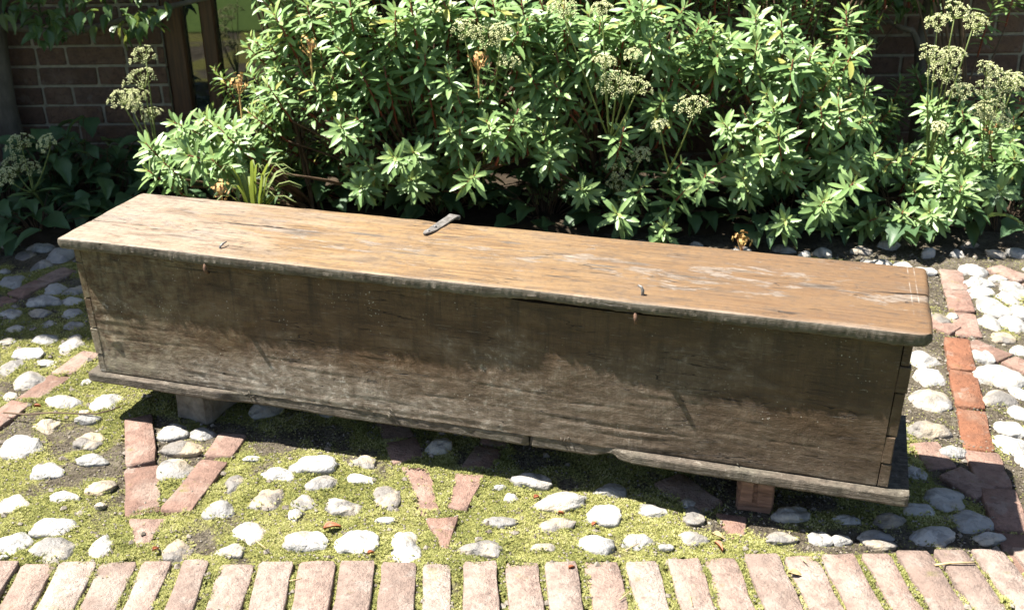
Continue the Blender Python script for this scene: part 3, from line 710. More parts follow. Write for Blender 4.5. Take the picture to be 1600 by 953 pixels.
# base boards
def base_board(s0, s1, parent):
    rings = []
    for i in range(121):
        s = s0+(s1-s0)*i/120; e = min(s-s0, s1-s)
        lowm = sstep(.34, .42, s)*(1-sstep(1.235, 1.285, s))
        f = .003+.0155*lowm+.0016*nz(s*6, 71)+.0012*nz(s*25, 72)+.004*max(0, 1-e/.008)**2
        if s > 1.285: f += -.003
        th_ = .0225+.005*lowm+.002*nz(s*5, 73)+.001*nz(s*30, 74)+.005*sstep(1.3, L, s)*.6
        zt = ZB-.0004; zb = zt-th_
        if 1.20 < s < 1.26: zb += .010*sstep(1.20, 1.24, s)*(1-sstep(1.245, 1.26, s))
        w1 = .0014*nz(s*40, 75); bk = WD-.010
        rings.append([(s, f+.0025, zt), (s, .08, zt), (s, bk, zt), (s, bk, zb), (s, .06, zb), (s, f+.004, zb), (s, f+w1, zb+.005), (s, f+w1*.6, zt-.010), (s, f+.0004, zt-.003)])
    return ring_board('base_board', rings, M['base'], parent)
base_board(.012, 1.067, chest); base_board(1.071, L+.003, chest)
# hinge strap on the lid
a = Vector(on_lid(663.5, 368)); b = Vector(on_lid(706, 341)); d = (b-a); d.normalize(); n_ = Vector((-d.y, d.x))
ln_ = (b-a).length
m_ = MB(); prof = [(-.001, .003), (.012, .0085), (.035, .0105), (.06, .0112), (ln_-.006, .0115), (ln_+.006, .0125), (ln_+.013, .009)]
Vt = []; 
for i, (q, w) in enumerate(prof):
    zz = ZT+.0042+.0012*math.sin(i*1.7)+(.0015 if i < 1 else 0)
    for sg in (-1, 1):
        p = a+d*q+n_*(w*sg*(1+.08*rng.uniform(-1, 1))); Vt.append((p.x, p.y, zz))
nt = len(Vt); Vb = [(x_, y_, z_-.0035) for x_, y_, z_ in Vt]
Fh = []
for i in range(len(prof)-1):
    Fh.append((2*i, 2*i+1, 2*i+3, 2*i+2)); Fh.append((nt+2*i+2, nt+2*i+3, nt+2*i+1, nt+2*i))
    Fh.append((2*i, 2*i+2, nt+2*i+2, nt+2*i)); Fh.append((2*i+3, 2*i+1, nt+2*i+1, nt+2*i+3))
Fh += [(1, 0, nt, nt+1), (nt-2, nt-1, 2*nt-1, 2*nt-2)]
m_.add(Vt+Vb, Fh); hinge = m_.obj('hinge_strap', M['iron'], chest, False)
m_ = MB(); pk = a+d*(ln_+.012); m_.tube([(pk.x-n_.x*.013, pk.y-n_.y*.013, ZT-.001), (pk.x+n_.x*.013, pk.y+n_.y*.013, ZT-.001)], .0055, 9); m_.obj('knuckle', M['iron'], hinge)
for q in (.016, .045):
    p = a+d*q; m_ = MB(); m_.tube([(p.x, p.y, ZT), (p.x, p.y, ZT+.0068), (p.x, p.y, ZT+.0078)], [.004, .004, .002], 8); m_.obj('rivet', M['iron'], hinge)
# bent nails through the lid
p = on_lid(344, 388); m_ = MB(); m_.tube([(p[0], p[1], ZT-.01), (p[0], p[1], ZT+.004), (p[0]+.003, p[1]+.006, ZT+.008), (p[0]+.006, p[1]+.018, ZT+.009)], [.0028, .0028, .0024, .0012], 7); m_.obj('bent_nail', M['iron'], chest)
p = on_lid(1004, 461); m_ = MB(); m_.tube([(p[0], p[1], ZT-.01), (p[0], p[1], ZT+.010), (p[0]-.003, p[1]+.001, ZT+.016), (p[0]-.010, p[1]+.002, ZT+.018)], [.0032, .0032, .0028, .0024], 7); m_.obj('bent_nail', M['iron'], chest)
for u, v in ((335, 405), (998, 483)):
    p = G(u, v, ZT-.024); q = to_local(p)
    m_ = MB(); m_.tube([(q[0]-.003, .010, ZT-.020), (q[0]-.002, .001, ZT-.023), (q[0], -.004, ZT-.028), (q[0]+.001, -.003, ZT-.036), (q[0]-.001, .004, ZT-.043), (q[0]-.001, .012, ZT-.045)], [.0022, .003, .0038, .0038, .003, .002], 8)
    m_.obj('staple', M['rust'], chest)
# torn splinters along the lower edge of the front
for u, v, nn in ((618, 645, 5), (877, 704, 3), (1145, 738, 3), (400, 603, 3)):
    p = to_local(G(u, v, ZB)); m_ = MB()
    for i in range(nn):
        x0_ = p[0]+rng.uniform(-.016, .016); z0_ = ZB-.004+rng.uniform(-.006, .02); dx_ = rng.uniform(-.014, .014)
        m_.tube([(x0_, PF+.002, z0_), (x0_+dx_*.6, PF-.003, z0_-.004+rng.uniform(-.003, .006)), (x0_+dx_, PF-.004, z0_-rng.uniform(.0, .012))], [.0016, .0012, .0004], 5)
    m_.obj('splinter', M['base'], chest)

# props under the chest
def lump(name, s0, s1, t0, t1, z0, z1, mat, label, cat, rz=0, jit=.009, notch=False):
    bm = bmesh.new(); bmesh.ops.create_cube(bm, size=1); bmesh.ops.bevel(bm, geom=bm.edges[:], offset=.07, segments=1, affect='EDGES')
    bmesh.ops.subdivide_edges(bm, edges=bm.edges[:], cuts=2, use_grid_fill=True)
    w, d_, h = s1-s0, t1-t0, z1-z0
    for v in bm.verts:
        v.co = Vector((v.co.x*w, v.co.y*d_, (v.co.z+.5)*h)); nn = Vector((noise.noise(v.co*28), noise.noise(v.co*28+Vector((9, 0, 0))), .35*noise.noise(v.co*28+Vector((0, 9, 0)))))
        v.co += nn*jit
    me = bpy.data.meshes.new(name); bm.to_mesh(me); bm.free(); me.materials.append(mat)
    o = link(name, me); sc_, tc_ = (s0+s1)/2, (t0+t1)/2
    o.location = (CX+sc_*cth-tc_*sth, CY+sc_*sth+tc_*cth, z0); o.rotation_euler = (0, 0, TH+rz); tag(o, label, cat); return o
lump('stone_block', .205, .295, .060, .27, -.006, .0995, M['propstone'], 'rough grey block propping up the left end of the chest', 'block', R(-8))
wb = lump('wooden_block', 1.488, 1.562, .054, .25, -.006, .0965, M['propwood'], 'dark red brown wooden block propping up the right end of the chest', 'block', R(3), .0025)
m_ = MB(); m_.box(-.030, -.004, -.104, -.094, .03, .098, 0, .002); m_.obj('cleat', M['propwood'], wb, False)
m_ = MB(); m_.box(.004, .034, -.106, -.094, .026, .098, 0, .002); m_.obj('cleat', M['propwood'], wb, False)

# ------------------------------------------------------------------ brick house wall
WY = 4.15
wall = empty('brick_wall', (0, WY, 0)); tag(wall, 'shaded red brick house wall with pale mortar behind the shrubs', 'wall')
wall_x = lambda u, v=60: AT(u, v, WY).x
OPEN = [(wall_x(252), wall_x(640), .205, 2.1), (wall_x(1015, 10), wall_x(1215, 10), .555, 1.9)]
core = MB()
def core_rects(x0, x1, z0, z1):
    xs_ = sorted({x0, x1, *[o_[0] for o_ in OPEN], *[o_[1] for o_ in OPEN]}); zs_ = sorted({z0, z1, *[o_[2] for o_ in OPEN], *[o_[3] for o_ in OPEN]})
    for i in range(len(xs_)-1):
        for j in range(len(zs_)-1):
            xm, zm = (xs_[i]+xs_[i+1])/2, (zs_[j]+zs_[j+1])/2
            if any(o_[0] < xm < o_[1] and o_[2] < zm < o_[3] for o_ in OPEN): continue
            core.box(xs_[i], xs_[i+1], .008, .22, zs_[j], zs_[j+1])
core_rects(-5.5, 5.5, -.1, 2.7)
core.obj('mortar', M['mortar'], wall, False)
def wb_mesh(w):
    m2 = MB(); m2.box(-w/2, w/2, 0, .07, -.0325, .0325, 0, .004)
    m2.V = [(a+rng.uniform(-.0022, .0022), b+rng.uniform(-.0015, .0015), c+rng.uniform(-.0018, .0018)) for a, b, c in m2.V]; return m2.mesh('brick', M['wallbrick'], False)
SM = [wb_mesh(.215) for _ in range(5)]; HM = [wb_mesh(.1025) for _ in range(4)]
rest = MB(); nb_ = 0
for row in range(36):
    z = .012+.075*row; xcur = -5.4+(0 if row % 2 == 0 else .056+.05); stretch = row % 2 == 0; kx = 0
    while xcur < 5.4:
        w = .215 if (kx % 2 == 0) == stretch else .1025; kx += 1
        c0, c1 = xcur, xcur+w; xcur += w+.011
        segs = [(c0, c1)]
        for o_ in OPEN:
            if z+.033 > o_[2] and z-.033 < o_[3]:
                segs = [s2 for a_, b_ in segs for s2 in ((a_, min(b_, o_[0])), (max(a_, o_[1]), b_)) if s2[1]-s2[0] > .02]
        for a_, b_ in segs:
            vis = -2.2 < (a_+b_)/2 < 2.2 and z < .70
            if vis:
                full = abs((b_-a_)-w) < .001
                o = link('brick', rng.choice(SM if w > .2 else HM), wall); o.location = ((a_+b_)/2, rng.uniform(-.002, .002), z)
                o.scale = ((b_-a_)/w, 1, 1); nb_ += 1
            else: rest.box(a_, b_, 0, .06, z-.0325, z+.0325)
tag(rest.obj('far_bricks', M['wallbrick'], wall, False), kind='stuff')
# windows
def window(name, label, x0, x1, z0, z1, posts, rail):
    w = empty(name, (0, WY, 0)); tag(w, label, 'window')
    for a_, b_ in posts:
        m2 = MB(); m2.box(a_, b_, .02, .10, z0+.002, z1-.002, 0, .006); m2.obj('post', M['timber'], w, False)
    edges = sorted(posts)
    m2 = MB(); m2.box(x0+.001, x1-.001, .012, .11, z0-.02, z0+.035, 0, .006); m2.obj('bottom_rail', M['timber'], w, False)
    m2 = MB(); m2.box(x0+.001, x1-.001, .03, .11, z1-.05, z1, 0, .006); m2.obj('top_rail', M['timber'], w, False)
    for i in range(len(edges)-1):
        m2 = MB(); m2.box(edges[i][1], edges[i+1][0], .055, .061, z0+.03, z1-.04); m2.obj('pane', M['glass'], w, False)
    m2 = MB(); m2.box(x0, x1, .30, .31, z0, z1); m2.obj('interior', M['timber'], w, False)
    return w
x0, x1, z0, z1 = OPEN[0]
window('window', 'low dark timber window behind the leaves at left, beside bare brickwork', x0, x1, z0, z1,
       [(x0+.002, wall_x(285)), (wall_x(313), wall_x(336)), (wall_x(470), wall_x(492)), (x1-.06, x1-.002)], 1)
x0, x1, z0, z1 = OPEN[1]
window('window', 'dark timber window above the middle of the shrubs at the top edge', x0, x1, z0, z1,
       [(x0+.002, wall_x(1045, 10)), (wall_x(1126, 10), wall_x(1150, 10)), (x1-.05, x1-.002)], 1)
# wing of the house standing out at the left, outside the picture (its shadow lies over the left corner)
wing = empty('house_wing', (-2.80, 2.86, 0)); tag(wing, 'brick wing of the house at the far left, standing out from the wall', 'building')
m2 = MB(); m2.box(-2.5, -.008, .008, 1.28, -.1, 3.12); m2.obj('mortar', M['mortar'], wing, False)
m2 = MB()
for row in range(41):
    z = .05+.075*row
    for face in (0, 1):
        xc = 0.0; kx = row % 2
        while xc < (2.4 if face == 0 else 1.2):
            w_ = .215 if kx % 2 == 0 else .1025; kx += 1
            if face == 0: m2.box(-xc-w_-.0, -xc-.001, 0, .07, z-.0325, z+.0325)
            else: m2.box(-.07, 0, .075+xc, .075+xc+w_, z-.0325, z+.0325)
            xc += w_+.011
tag(m2.obj('wing_bricks', M['wallbrick'], wing, False), kind='stuff')
m2 = MB(); m2.box(-2.6, .03, -.03, 1.28, 3.121, 3.17, 0, .01); m2.obj('coping', M['propstone'], wing, False)

# flower bed
bxs = np.linspace(-5, 5, 160); bys = np.linspace(3.36, 4.15, 22)
V = []
for y in bys:
    for x in bxs:
        e = sstep(3.36, 3.45, y); yy = y+(.05*nz(x*2.3, 5)+.02*nz(x*9, 6) if y < 3.4 else 0)
        V.append((x, yy, -.03+e*.05+.02*nz(x*7, y*7, 2)*e))
I = np.arange(len(V)).reshape(22, 160); F = np.stack([I[:-1, :-1], I[:-1, 1:], I[1:, 1:], I[1:, :-1]], -1).reshape(-1, 4)
bed = link('flower_bed', mesh_np('flower_bed', V, F, M['soil'])); tag(bed, 'dark soil bed along the foot of the house wall', kind='structure')

# ------------------------------------------------------------------ spurge shrubs
def leaf_geo(l, w, curl, fold, n=5):
    """leaf along +x, normal +z"""
    V = []; F = []
    for i in range(n+1):
        t = i/n; hw = w/2*max(.06, (math.sin(PI*min(1, (t**1.12*.94+.04)))**.66)*(1-.3*(1-t)))
        x = l*t; z = -curl*l*t*t
        V += [(x, -hw, z+fold*hw), (x, 0, z), (x, hw, z+fold*hw)]
    for i in range(n):
        for j in range(2): F.append((i*3+j, (i+1)*3+j, (i+1)*3+j+1, i*3+j+1))
    return V, F
def shoot_leaves(r_, n=26, ln=.13, size=1.0):
    """list of (matrix, young)"""
    out = []; az = r_.uniform(0, 6.28)
    for i in range(n):
        t = i/(n-1); az += 2.39996+r_.uniform(-.2, .2)
        z = ln*(.12+.88*t**.85)
        el = R(-10+34*t+42*t**4)+r_.uniform(-.16, .16)
        s = size*(.80+.35*math.sin(PI*min(1, t*1.05))-.38*max(0, t-.86)/.14)*r_.uniform(.86, 1.12)
        mt = Matrix.Translation((0, 0, z)) @ Matrix.Rotation(az, 4, 'Z') @ Matrix.Rotation(-el, 4, 'Y') @ Matrix.Rotation(r_.uniform(-.35, .35), 4, 'X') @ Matrix.Scale(s, 4)
        out.append((Matrix.Translation((0, 0, 0)) @ mt, t > .9))
    return out
LG = [leaf_geo(.055, .0158, .18, .24), leaf_geo(.050, .0150, .08, .30), leaf_geo(.058, .0155, .32, .18)]
LM = [mesh_np('leaf', v, f, M['leaf']) for v, f in LG]; LMY = [mesh_np('leaf', v, f, M['youngleaf']) for v, f in LG]
SHOOT = []
for sd in range(14):
    r_ = random.Random(100+sd); lv = shoot_leaves(r_, r_.randint(22, 36), r_.uniform(.09, .17), r_.uniform(.88, 1.14)); m_ = MB(); st = MB()
    ln = .15
    for mt, yg in lv:
        v, f = r_.choice(LG); m_.add([mt @ Vector(p) for p in v], f, 1 if yg else 0)
    top = max((mt.translation.z for mt, _ in lv))
    st.tube([(0, 0, -.03), (.002, .001, top*.5), (0, 0, top)], [.0034, .003, .0016], 5)
    m2 = MB(); m2.add(m_.V, m_.F, 0); m2.M = m_.M[:]; m2.add(st.V, st.F, 2)
    SHOOT.append((m2.mesh('shoot', [M['leaf'], M['youngleaf'], M['redstem']]), lv, st.mesh('shoot', [M['redstem']]), top))

T = []   # shoot tips: u, v, depth offset
def tips(ox, oy, sc, lst):
    for x, y in lst: T.append((ox+x/sc, oy+y/sc))
tips(400, 0, 3.1775, [(70,250),(75,460),(225,360),(270,50),(470,60),(430,270),(660,220),(690,90),(840,310),(850,440),(1000,510),(430,545),(420,650),(860,20),(940,30),(1080,50),(1160,640),(960,650),
 (790,760),(580,850),(1060,880),(540,380),(720,140),(560,110),(390,160),(1020,180),(1230,80),(1200,350),(950,400),(110,110),(60,20),(300,430),(1120,500),(700,800),(520,930),(330,300),(620,330),(1150,200),(760,30),(380,20)])
tips(800, 0, 3.1775, [(60,50),(160,40),(270,50),(100,420),(80,380),(340,340),(850,50),(920,160),(1070,220),(1200,110),(1010,300),(1060,640),(1160,600),(1020,800),(830,830),(180,790),(540,660),(590,40),
 (530,150),(430,150),(280,140),(220,290),(40,250),(130,560),(750,530),(1240,400),(1230,780),(960,880),(900,230),(780,260),(700,230),(640,40),(10,600),(40,700),(400,260),(240,450),(60,150)])
tips(1200, 0, 3.1775, [(70,130),(390,100),(200,290),(410,290),(160,490),(220,670),(490,560),(490,620),(60,720),(20,340),(520,770),(640,800),(800,540),(860,730),(1010,800),(1080,650),(1230,800),(80,870),(350,560),
 (470,450),(410,790),(940,900),(300,420),(120,330),(30,560),(270,560)])
tips(800, 280, 3.1775, [(830,80),(360,60),(520,190),(750,250),(1150,50),(650,60)])
tips(1200, 280, 3.1775, [(285,130),(750,80),(960,20),(600,310),(650,200),(70,210),(500,200),(1080,10)])
tips(0, 180, 3.556, [(1000,50),(1190,60),(850,200),(1000,150),(860,330),(950,280),(1240,90),(1330,120),(1250,190),(1100,250),(1200,290)])
def gap(u, v): return (850 < u < 1055 and v > 215) or (395 < u < 545 and v > 185) or (1345 < u < 1430 and v < 240)
def front_Y(u, v):
    y = 3.19+.17*(1-v/330.0)
    y += .10*abs((u-850)/600)**2
    if u < 390: y = 3.12+(.35*(1-(v-180)/140) if v > 180 else .5)*.5
    return y
SHR = [  # name label, u range, base (X, Y)
 ('small sprawling spurge shrub, leftmost, its lit tips reaching over the left end of the chest', -50, 385, (-.72, 3.66)),
 ('big pale green spurge shrub behind the middle of the chest, left of the seed heads', 385, 830, (-.33, 3.72)),
 ('dense spurge shrub with red stems behind the right half of the chest lid', 830, 1130, (.28, 3.72)),
 ('upright spurge shrub with tall leafy spires, right of the densest shrub', 1130, 1425, (.92, 3.75)),
 ('thin half shaded spurge shrub at the right edge under the tall seed heads', 1425, 1700, (1.62, 3.78))]
allshoots = [[] for _ in SHR]
def add_shoot(u, v, Y, sz=1.0):
    p = AT(u, v, Y)
    if p.z < .05: return
    i = next(i for i, s in enumerate(SHR) if u < s[2]); allshoots[i].append((p, sz))
for u, v in T: 
    add_shoot(u+rng.uniform(-4, 4), v+rng.uniform(-4, 4), front_Y(u, v)+rng.uniform(-.06, .08), rng.uniform(.85, 1.2))
    if (v < 255 and not gap(u+25, v+15)): add_shoot(u+rng.uniform(8, 46), v+rng.uniform(-6, 34), front_Y(u, v)+rng.uniform(.0, .12), rng.uniform(.75, 1.1))
for i in range(430):      # the body of the shrubs behind the lit tips
    u = rng.uniform(395, 1640); v = rng.uniform(-70, 385)
    dens = .95 if u < 1130 else (.62 if u < 1350 else .22)
    if rng.random() > dens: continue
    if u > 1340 and v < 120 and rng.random() < .6: continue
    Y = front_Y(u, max(0, v))+rng.uniform(.16, .5)
    if v > 285 or gap(u, v): Y = max(Y, 3.66)
    add_shoot(u, v, min(Y, 4.02), rng.uniform(.9, 1.1))
for u, v, Y in [(1285, 318, 3.16), (1330, 290, 3.14), (1395, 372, 3.24), (1455, 335, 3.22), (1500, 300, 3.2), (1560, 300, 3.26), (1372, 345, 3.3), (1470, 270, 3.22)]: add_shoot(u, v, Y, 1.0)
for i in range(30): add_shoot(rng.uniform(1335, 1500), rng.uniform(110, 290), rng.uniform(3.7, 3.97), rng.uniform(.9, 1.1))
for i in range(30): add_shoot(rng.uniform(1480, 1650), rng.uniform(120, 330), rng.uniform(3.5, 3.95), rng.uniform(.9, 1.1))
for i in range(16):       # darker shoots left of the main mass
    u = rng.uniform(330, 430); v = rng.uniform(70, 260); add_shoot(u, v, rng.uniform(3.55, 3.95), rng.uniform(.85, 1.05))
for i in range(190):      # crown of the shrubs above the picture
    X = rng.uniform(-1.0, 1.45); Y = rng.uniform(3.55, 4.02); z = rng.uniform(.80, 1.2)
    if X < -.55 and rng.random() < .5: continue
    dd = Vector((X, Y, z-CAM_H)); uu = 800+FPX*dd.dot(rt2)/dd.dot(fw)
    i2 = next(i for i, q in enumerate(SHR) if uu < q[2] or i == 4); allshoots[i2].append((Vector((X, Y, z)), rng.uniform(.95, 1.15)))
SPENT = [(484, 72), (747, 92), (1160, 377), (345, 297), (1545, 205), (372, 130)]
def orient(p, base, r_):
    d = (p-Vector((base[0], base[1], .12))); d.normalize()
    d = d*.75+Vector((-.18, -.22, .62))+Vector((r_.uniform(-.38, .38), r_.uniform(-.38, .38), r_.uniform(-.22, .3)))
    return d.normalized()
for (label, u0, u1, bse), sh in zip(SHR, allshoots):
    b = Vector((bse[0], bse[1], 0.0)); shrub = empty('spurge_shrub', b); tag(shrub, label, 'shrub', 'spurge shrubs along the wall')
    sh.sort(key=lambda q: q[0].y); br = [MB() for _ in range(7)]
    nsplit = 0
    for i, (p, sz) in enumerate(sh):
        k_ = rng.randrange(len(SHOOT)); me, lv, stm, top = SHOOT[k_]; d = orient(p, bse, rng)
        q = d.to_track_quat('Z', 'Y').to_matrix().to_4x4() @ Matrix.Rotation(rng.uniform(0, 6.28), 4, 'Z')
        org = p-b-d*top*sz*.8; mt = Matrix.Translation(org) @ q @ Matrix.Scale(sz, 4)
        if i < 11:
            so = link('shoot', stm, shrub, mt)
            for lm, yg in lv: link('leaf', rng.choice(LMY if yg else LM), so, lm)
        else: link('shoot', me, shrub, mt)
        # twig from the foot of the shrub
        st_ = org-d*.028*sz; j = int((math.atan2(org.y, org.x)+PI)/(2*PI)*6.999)
        foot = Vector((math.cos(j*.9)*.05, math.sin(j*.9)*.05, -.02)); ctl = foot.lerp(st_, .45)+Vector((0, .05, .10))
        ctl = ctl*.6+(st_-d*.20)*.4
        ctl.y = min(ctl.y, WY-.06-b.y)
        ln_ = (st_-foot).length
        br[j].tube(bez(foot, ctl, st_, 7), [.0062, .0056, .0052, .0048, .0044, .004, .0036, .0032], 5, cap=False)
    for m_ in br:
        if m_.V: m_.obj('branch', [M['stem']], shrub)
    for u, v in SPENT:
        if not (u0 <= u < u1): continue
        p = AT(u, v, front_Y(u, v)-.03)-b; m_ = MB()
        for i in range(46):
            d = Vector((rng.gauss(0, 1), rng.gauss(0, 1), rng.gauss(.3, .8))).normalized(); c_ = p+d*rng.uniform(.012, .036); a_ = d.orthogonal().normalized(); e_ = d.cross(a_); r2 = rng.uniform(.004, .0075)
            m_.add([c_+a_*r2, c_+e_*r2, c_-a_*r2, c_-e_*r2], [(0, 1, 2, 3)])
            if i % 5 == 0: m_.tube([p-Vector((0, 0, .04)), c_], .0009, 3, cap=False)
        m_.tube([p-Vector((0, 0, .12)), p], .003, 5); m_.obj('spent_flower', [M['spent']], shrub, False)

# ------------------------------------------------------------------ seed head plants
def umbel(m_, c, axis, rad, nr, r_):
    axis = Vector(axis).normalized(); a = axis.orthogonal().normalized(); b = axis.cross(a); root = c-axis*rad*.75
    for i in range(nr):
        t = i*2.39996; rr = rad*math.sqrt((i+.5)/nr); e = c+(a*math.cos(t)+b*math.sin(t))*rr+axis*(.22*rad-.35*rr*rr/rad+r_.uniform(-.1, .1)*rad)
        m_.tube([root, root.lerp(e, .5)+axis*rad*.05, e], [.0011, .0009, .0008], 3, 1, cap=False)
        d0 = (e-root).normalized(); a2 = d0.orthogonal().normalized(); b2 = d0.cross(a2)
        ur = rad*.25
        for k_ in range(11):
            t2 = k_*2.39996+i; r3 = ur*math.sqrt((k_+.5)/11); f = e+(a2*math.cos(t2)+b2*math.sin(t2))*r3+d0*(ur*.55)
            m_.tube([e, f], [.0006, .0005], 3, 1, cap=False)
            s_ = r_.uniform(.0015, .0026); n1 = Vector((r_.gauss(0, 1), r_.gauss(0, 1), r_.gauss(0, 1))).normalized(); n2 = n1.orthogonal().normalized(); n3 = n1.cross(n2)
            m_.add([f+n1*s_*1.4, f+n2*s_, f+n3*s_, f-n2*s_, f-n3*s_, f-n1*s_*1.4], [(0, 1, 2), (0, 2, 3), (0, 3, 4), (0, 4, 1), (5, 2, 1), (5, 3, 2), (5, 4, 3), (5, 1, 4)], 0)
    return root
UM = [
 ('seed head plant with four pale umbels in front of the brickwork at left', (-1.14, 3.66), 3.55, [(222, 87, 21), (218, 122, 27), (188, 152, 22), (212, 150, 18), (208, 165, 16), (236, 178, 16)]),
 ('low seed head plant among dark leaves at the far left edge', (-1.62, 3.62), 3.52, [(28, 224, 21), (72, 222, 16), (20, 258, 24), (46, 262, 18), (8, 275, 18)]),
 ('seed head plant rising through the leaves at top centre', (-.10, 3.62), 3.26, [(728, 45, 24), (760, 55, 26), (782, 48, 18), (795, 95, 18)]),
 ('seed head plant with the broad umbels right of centre, near red stems', (.36, 3.60), 3.19, [(946, 96, 18), (960, 130, 26), (996, 134, 24), (988, 85, 14), (880, 12, 22), (940, 12, 18)]),
 ('seed head plant with one round umbel lit against dark leaves', (.52, 3.56), 3.12, [(1082, 165, 25), (1030, 195, 14)]),
 ('seed head plant hanging low in the dark gap behind the chest', (.33, 3.50), 3.34, [(965, 256, 22), (968, 285, 18), (1000, 240, 16)]),
 ('tallest seed head plant at upper right, its umbels in a column', (1.38, 3.60), 3.26, [(1464, 34, 20), (1498, 18, 22), (1524, 36, 20), (1458, 86, 24), (1490, 85, 20), (1476, 112, 24), (1504, 142, 20), (1468, 198, 12)]),
 ('seed head plant at the right edge, densest cluster of umbels', (1.60, 3.60), 3.26, [(1546, 108, 20), (1572, 128, 24), (1548, 142, 24), (1590, 125, 20), (1552, 172, 24), (1566, 190, 18), (1535, 175, 18)])]
for label, bse, Y, heads in UM:
    b = Vector((*bse, 0)); pl = empty('seed_head_plant', b); tag(pl, label, 'plant', 'seed head plants'); r_ = random.Random(len(label))
    cz = [AT(u, v, Y+r_.uniform(-.06, .06))-b for u, v, _ in heads]; low = min(c.z for c in cz)
    node = Vector((sum(c.x for c in cz)/len(cz)*.7, sum(c.y for c in cz)/len(cz)*.7, max(.04, low*.62)))
    sm = MB(); sm.tube(bez((0, 0, -.01), (node.x*.2, node.y*.2, node.z*.6), node, 5), [.005]*6, 6)
    for c, (u, v, rp) in zip(cz, heads):
        rad = rp/px_per_m(c+b); ax = Vector((r_.uniform(-.35, .25), -.5+r_.uniform(-.3, .2), 1)); m_ = MB()
        root = umbel(m_, c, ax, rad*.98, r_.randint(12, 16), r_); m_.obj('umbel', [M['umbel'], M['umbelstem']], pl, False)
        sm.tube(bez(node, node.lerp(root, .5)+Vector((0, 0, -.02)), root, 5), [.0035, .003, .0026, .0023, .002, .0017], 5)
    sm.obj('stem', M['umbelstem'], pl)
    for k_ in range(6):
        v, f = leaf_geo(.09, .022, .2, .25); az = r_.uniform(0, 6.28); m_ = MB()
        mt = Matrix.Translation(node*r_.uniform(.5, 1.05)) @ Matrix.Rotation(az, 4, 'Z') @ Matrix.Rotation(R(-20), 4, 'Y')
        m_.add([mt @ Vector(p) for p in v], f); m_.obj('leaf', M['leaf'], pl)

# ------------------------------------------------------------------ broad leaved plants in the shade
def broad_geo(l, w, n=6):
    V = []; F = []
    for i in range(n+1):
        t = i/n; hw = w/2*(max(.03, math.sin(PI*(t**.62)*.97+.05)))*(1+.10*math.sin(t*17)); z = .10*l*math.sin(PI*t)-.22*l*t*t
        V += [(l*t, -hw, z+.12*hw+.08*hw*math.sin(t*9)), (l*t, -hw*.5, z+.02*l*math.sin(t*11)), (l*t, 0, z-.006), (l*t, hw*.5, z+.02*l*math.sin(t*11+2)), (l*t, hw, z+.12*hw+.08*hw*math.cos(t*9))]
    for i in range(n):
        for j in range(4): F.append((i*5+j, (i+1)*5+j, (i+1)*5+j+1, i*5+j+1))
    return V, F
BM = [mesh_np('leaf', *broad_geo(.095, .062), M['broad']), mesh_np('leaf', *broad_geo(.085, .068), M['broad']), mesh_np('leaf', *broad_geo(.11, .058), M['broad'])]
def broad_plant(label, b, n, rad, hgt, group='broad leaved plants in the shade'):
    b = Vector((*b, .0)); pl = empty('broad_leaved_plant', b); tag(pl, label, 'plant', group); sm = MB()
    for i in range(n):
        az = rng.uniform(0, 6.28); rr = rad*math.sqrt(rng.random()); z = hgt*(1-.65*(rr/rad)**2)*rng.uniform(.35, 1.05)+.02
        p = Vector((rr*math.cos(az), rr*math.sin(az), z))
        if p.y+b.y > WY-.05: p.y = WY-.05-b.y
        out = math.atan2(p.y-.1, p.x)+rng.uniform(-.9, .9)
        if rng.random() < .5: out = -PI/2+rng.uniform(-1.1, 1.1)
        mt = Matrix.Translation(p) @ Matrix.Rotation(out, 4, 'Z') @ Matrix.Rotation(R(rng.uniform(-25, 35)), 4, 'Y') @ Matrix.Rotation(rng.uniform(-.5, .5), 4, 'X') @ Matrix.Scale(rng.uniform(.7, 1.2), 4)
        link('leaf', rng.choice(BM), pl, mt)
        sm.tube(bez((p.x*.25, p.y*.25, 0), (p.x*.5, p.y*.5, z*.9), p, 4), [.002, .0018, .0016, .0014, .0012], 4, cap=False)
    sm.obj('stem', M['stem'], pl)
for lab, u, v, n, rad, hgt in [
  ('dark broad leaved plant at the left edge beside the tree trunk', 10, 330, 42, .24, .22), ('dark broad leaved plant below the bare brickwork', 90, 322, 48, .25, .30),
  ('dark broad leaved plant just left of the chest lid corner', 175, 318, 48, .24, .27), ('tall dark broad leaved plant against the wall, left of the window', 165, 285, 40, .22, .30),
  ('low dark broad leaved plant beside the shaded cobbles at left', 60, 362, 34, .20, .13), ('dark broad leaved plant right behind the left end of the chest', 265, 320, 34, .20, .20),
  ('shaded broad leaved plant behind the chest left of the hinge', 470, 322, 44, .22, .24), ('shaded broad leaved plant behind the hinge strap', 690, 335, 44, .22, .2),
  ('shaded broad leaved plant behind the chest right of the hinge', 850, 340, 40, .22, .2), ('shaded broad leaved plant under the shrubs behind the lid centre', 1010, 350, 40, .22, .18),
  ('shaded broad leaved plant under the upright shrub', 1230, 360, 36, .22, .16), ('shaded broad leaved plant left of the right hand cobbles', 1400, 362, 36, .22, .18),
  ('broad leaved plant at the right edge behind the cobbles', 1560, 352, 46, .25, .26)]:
    p = G(u, v); broad_plant(lab, (p.x, min(p.y, 3.86)), n, rad, hgt)
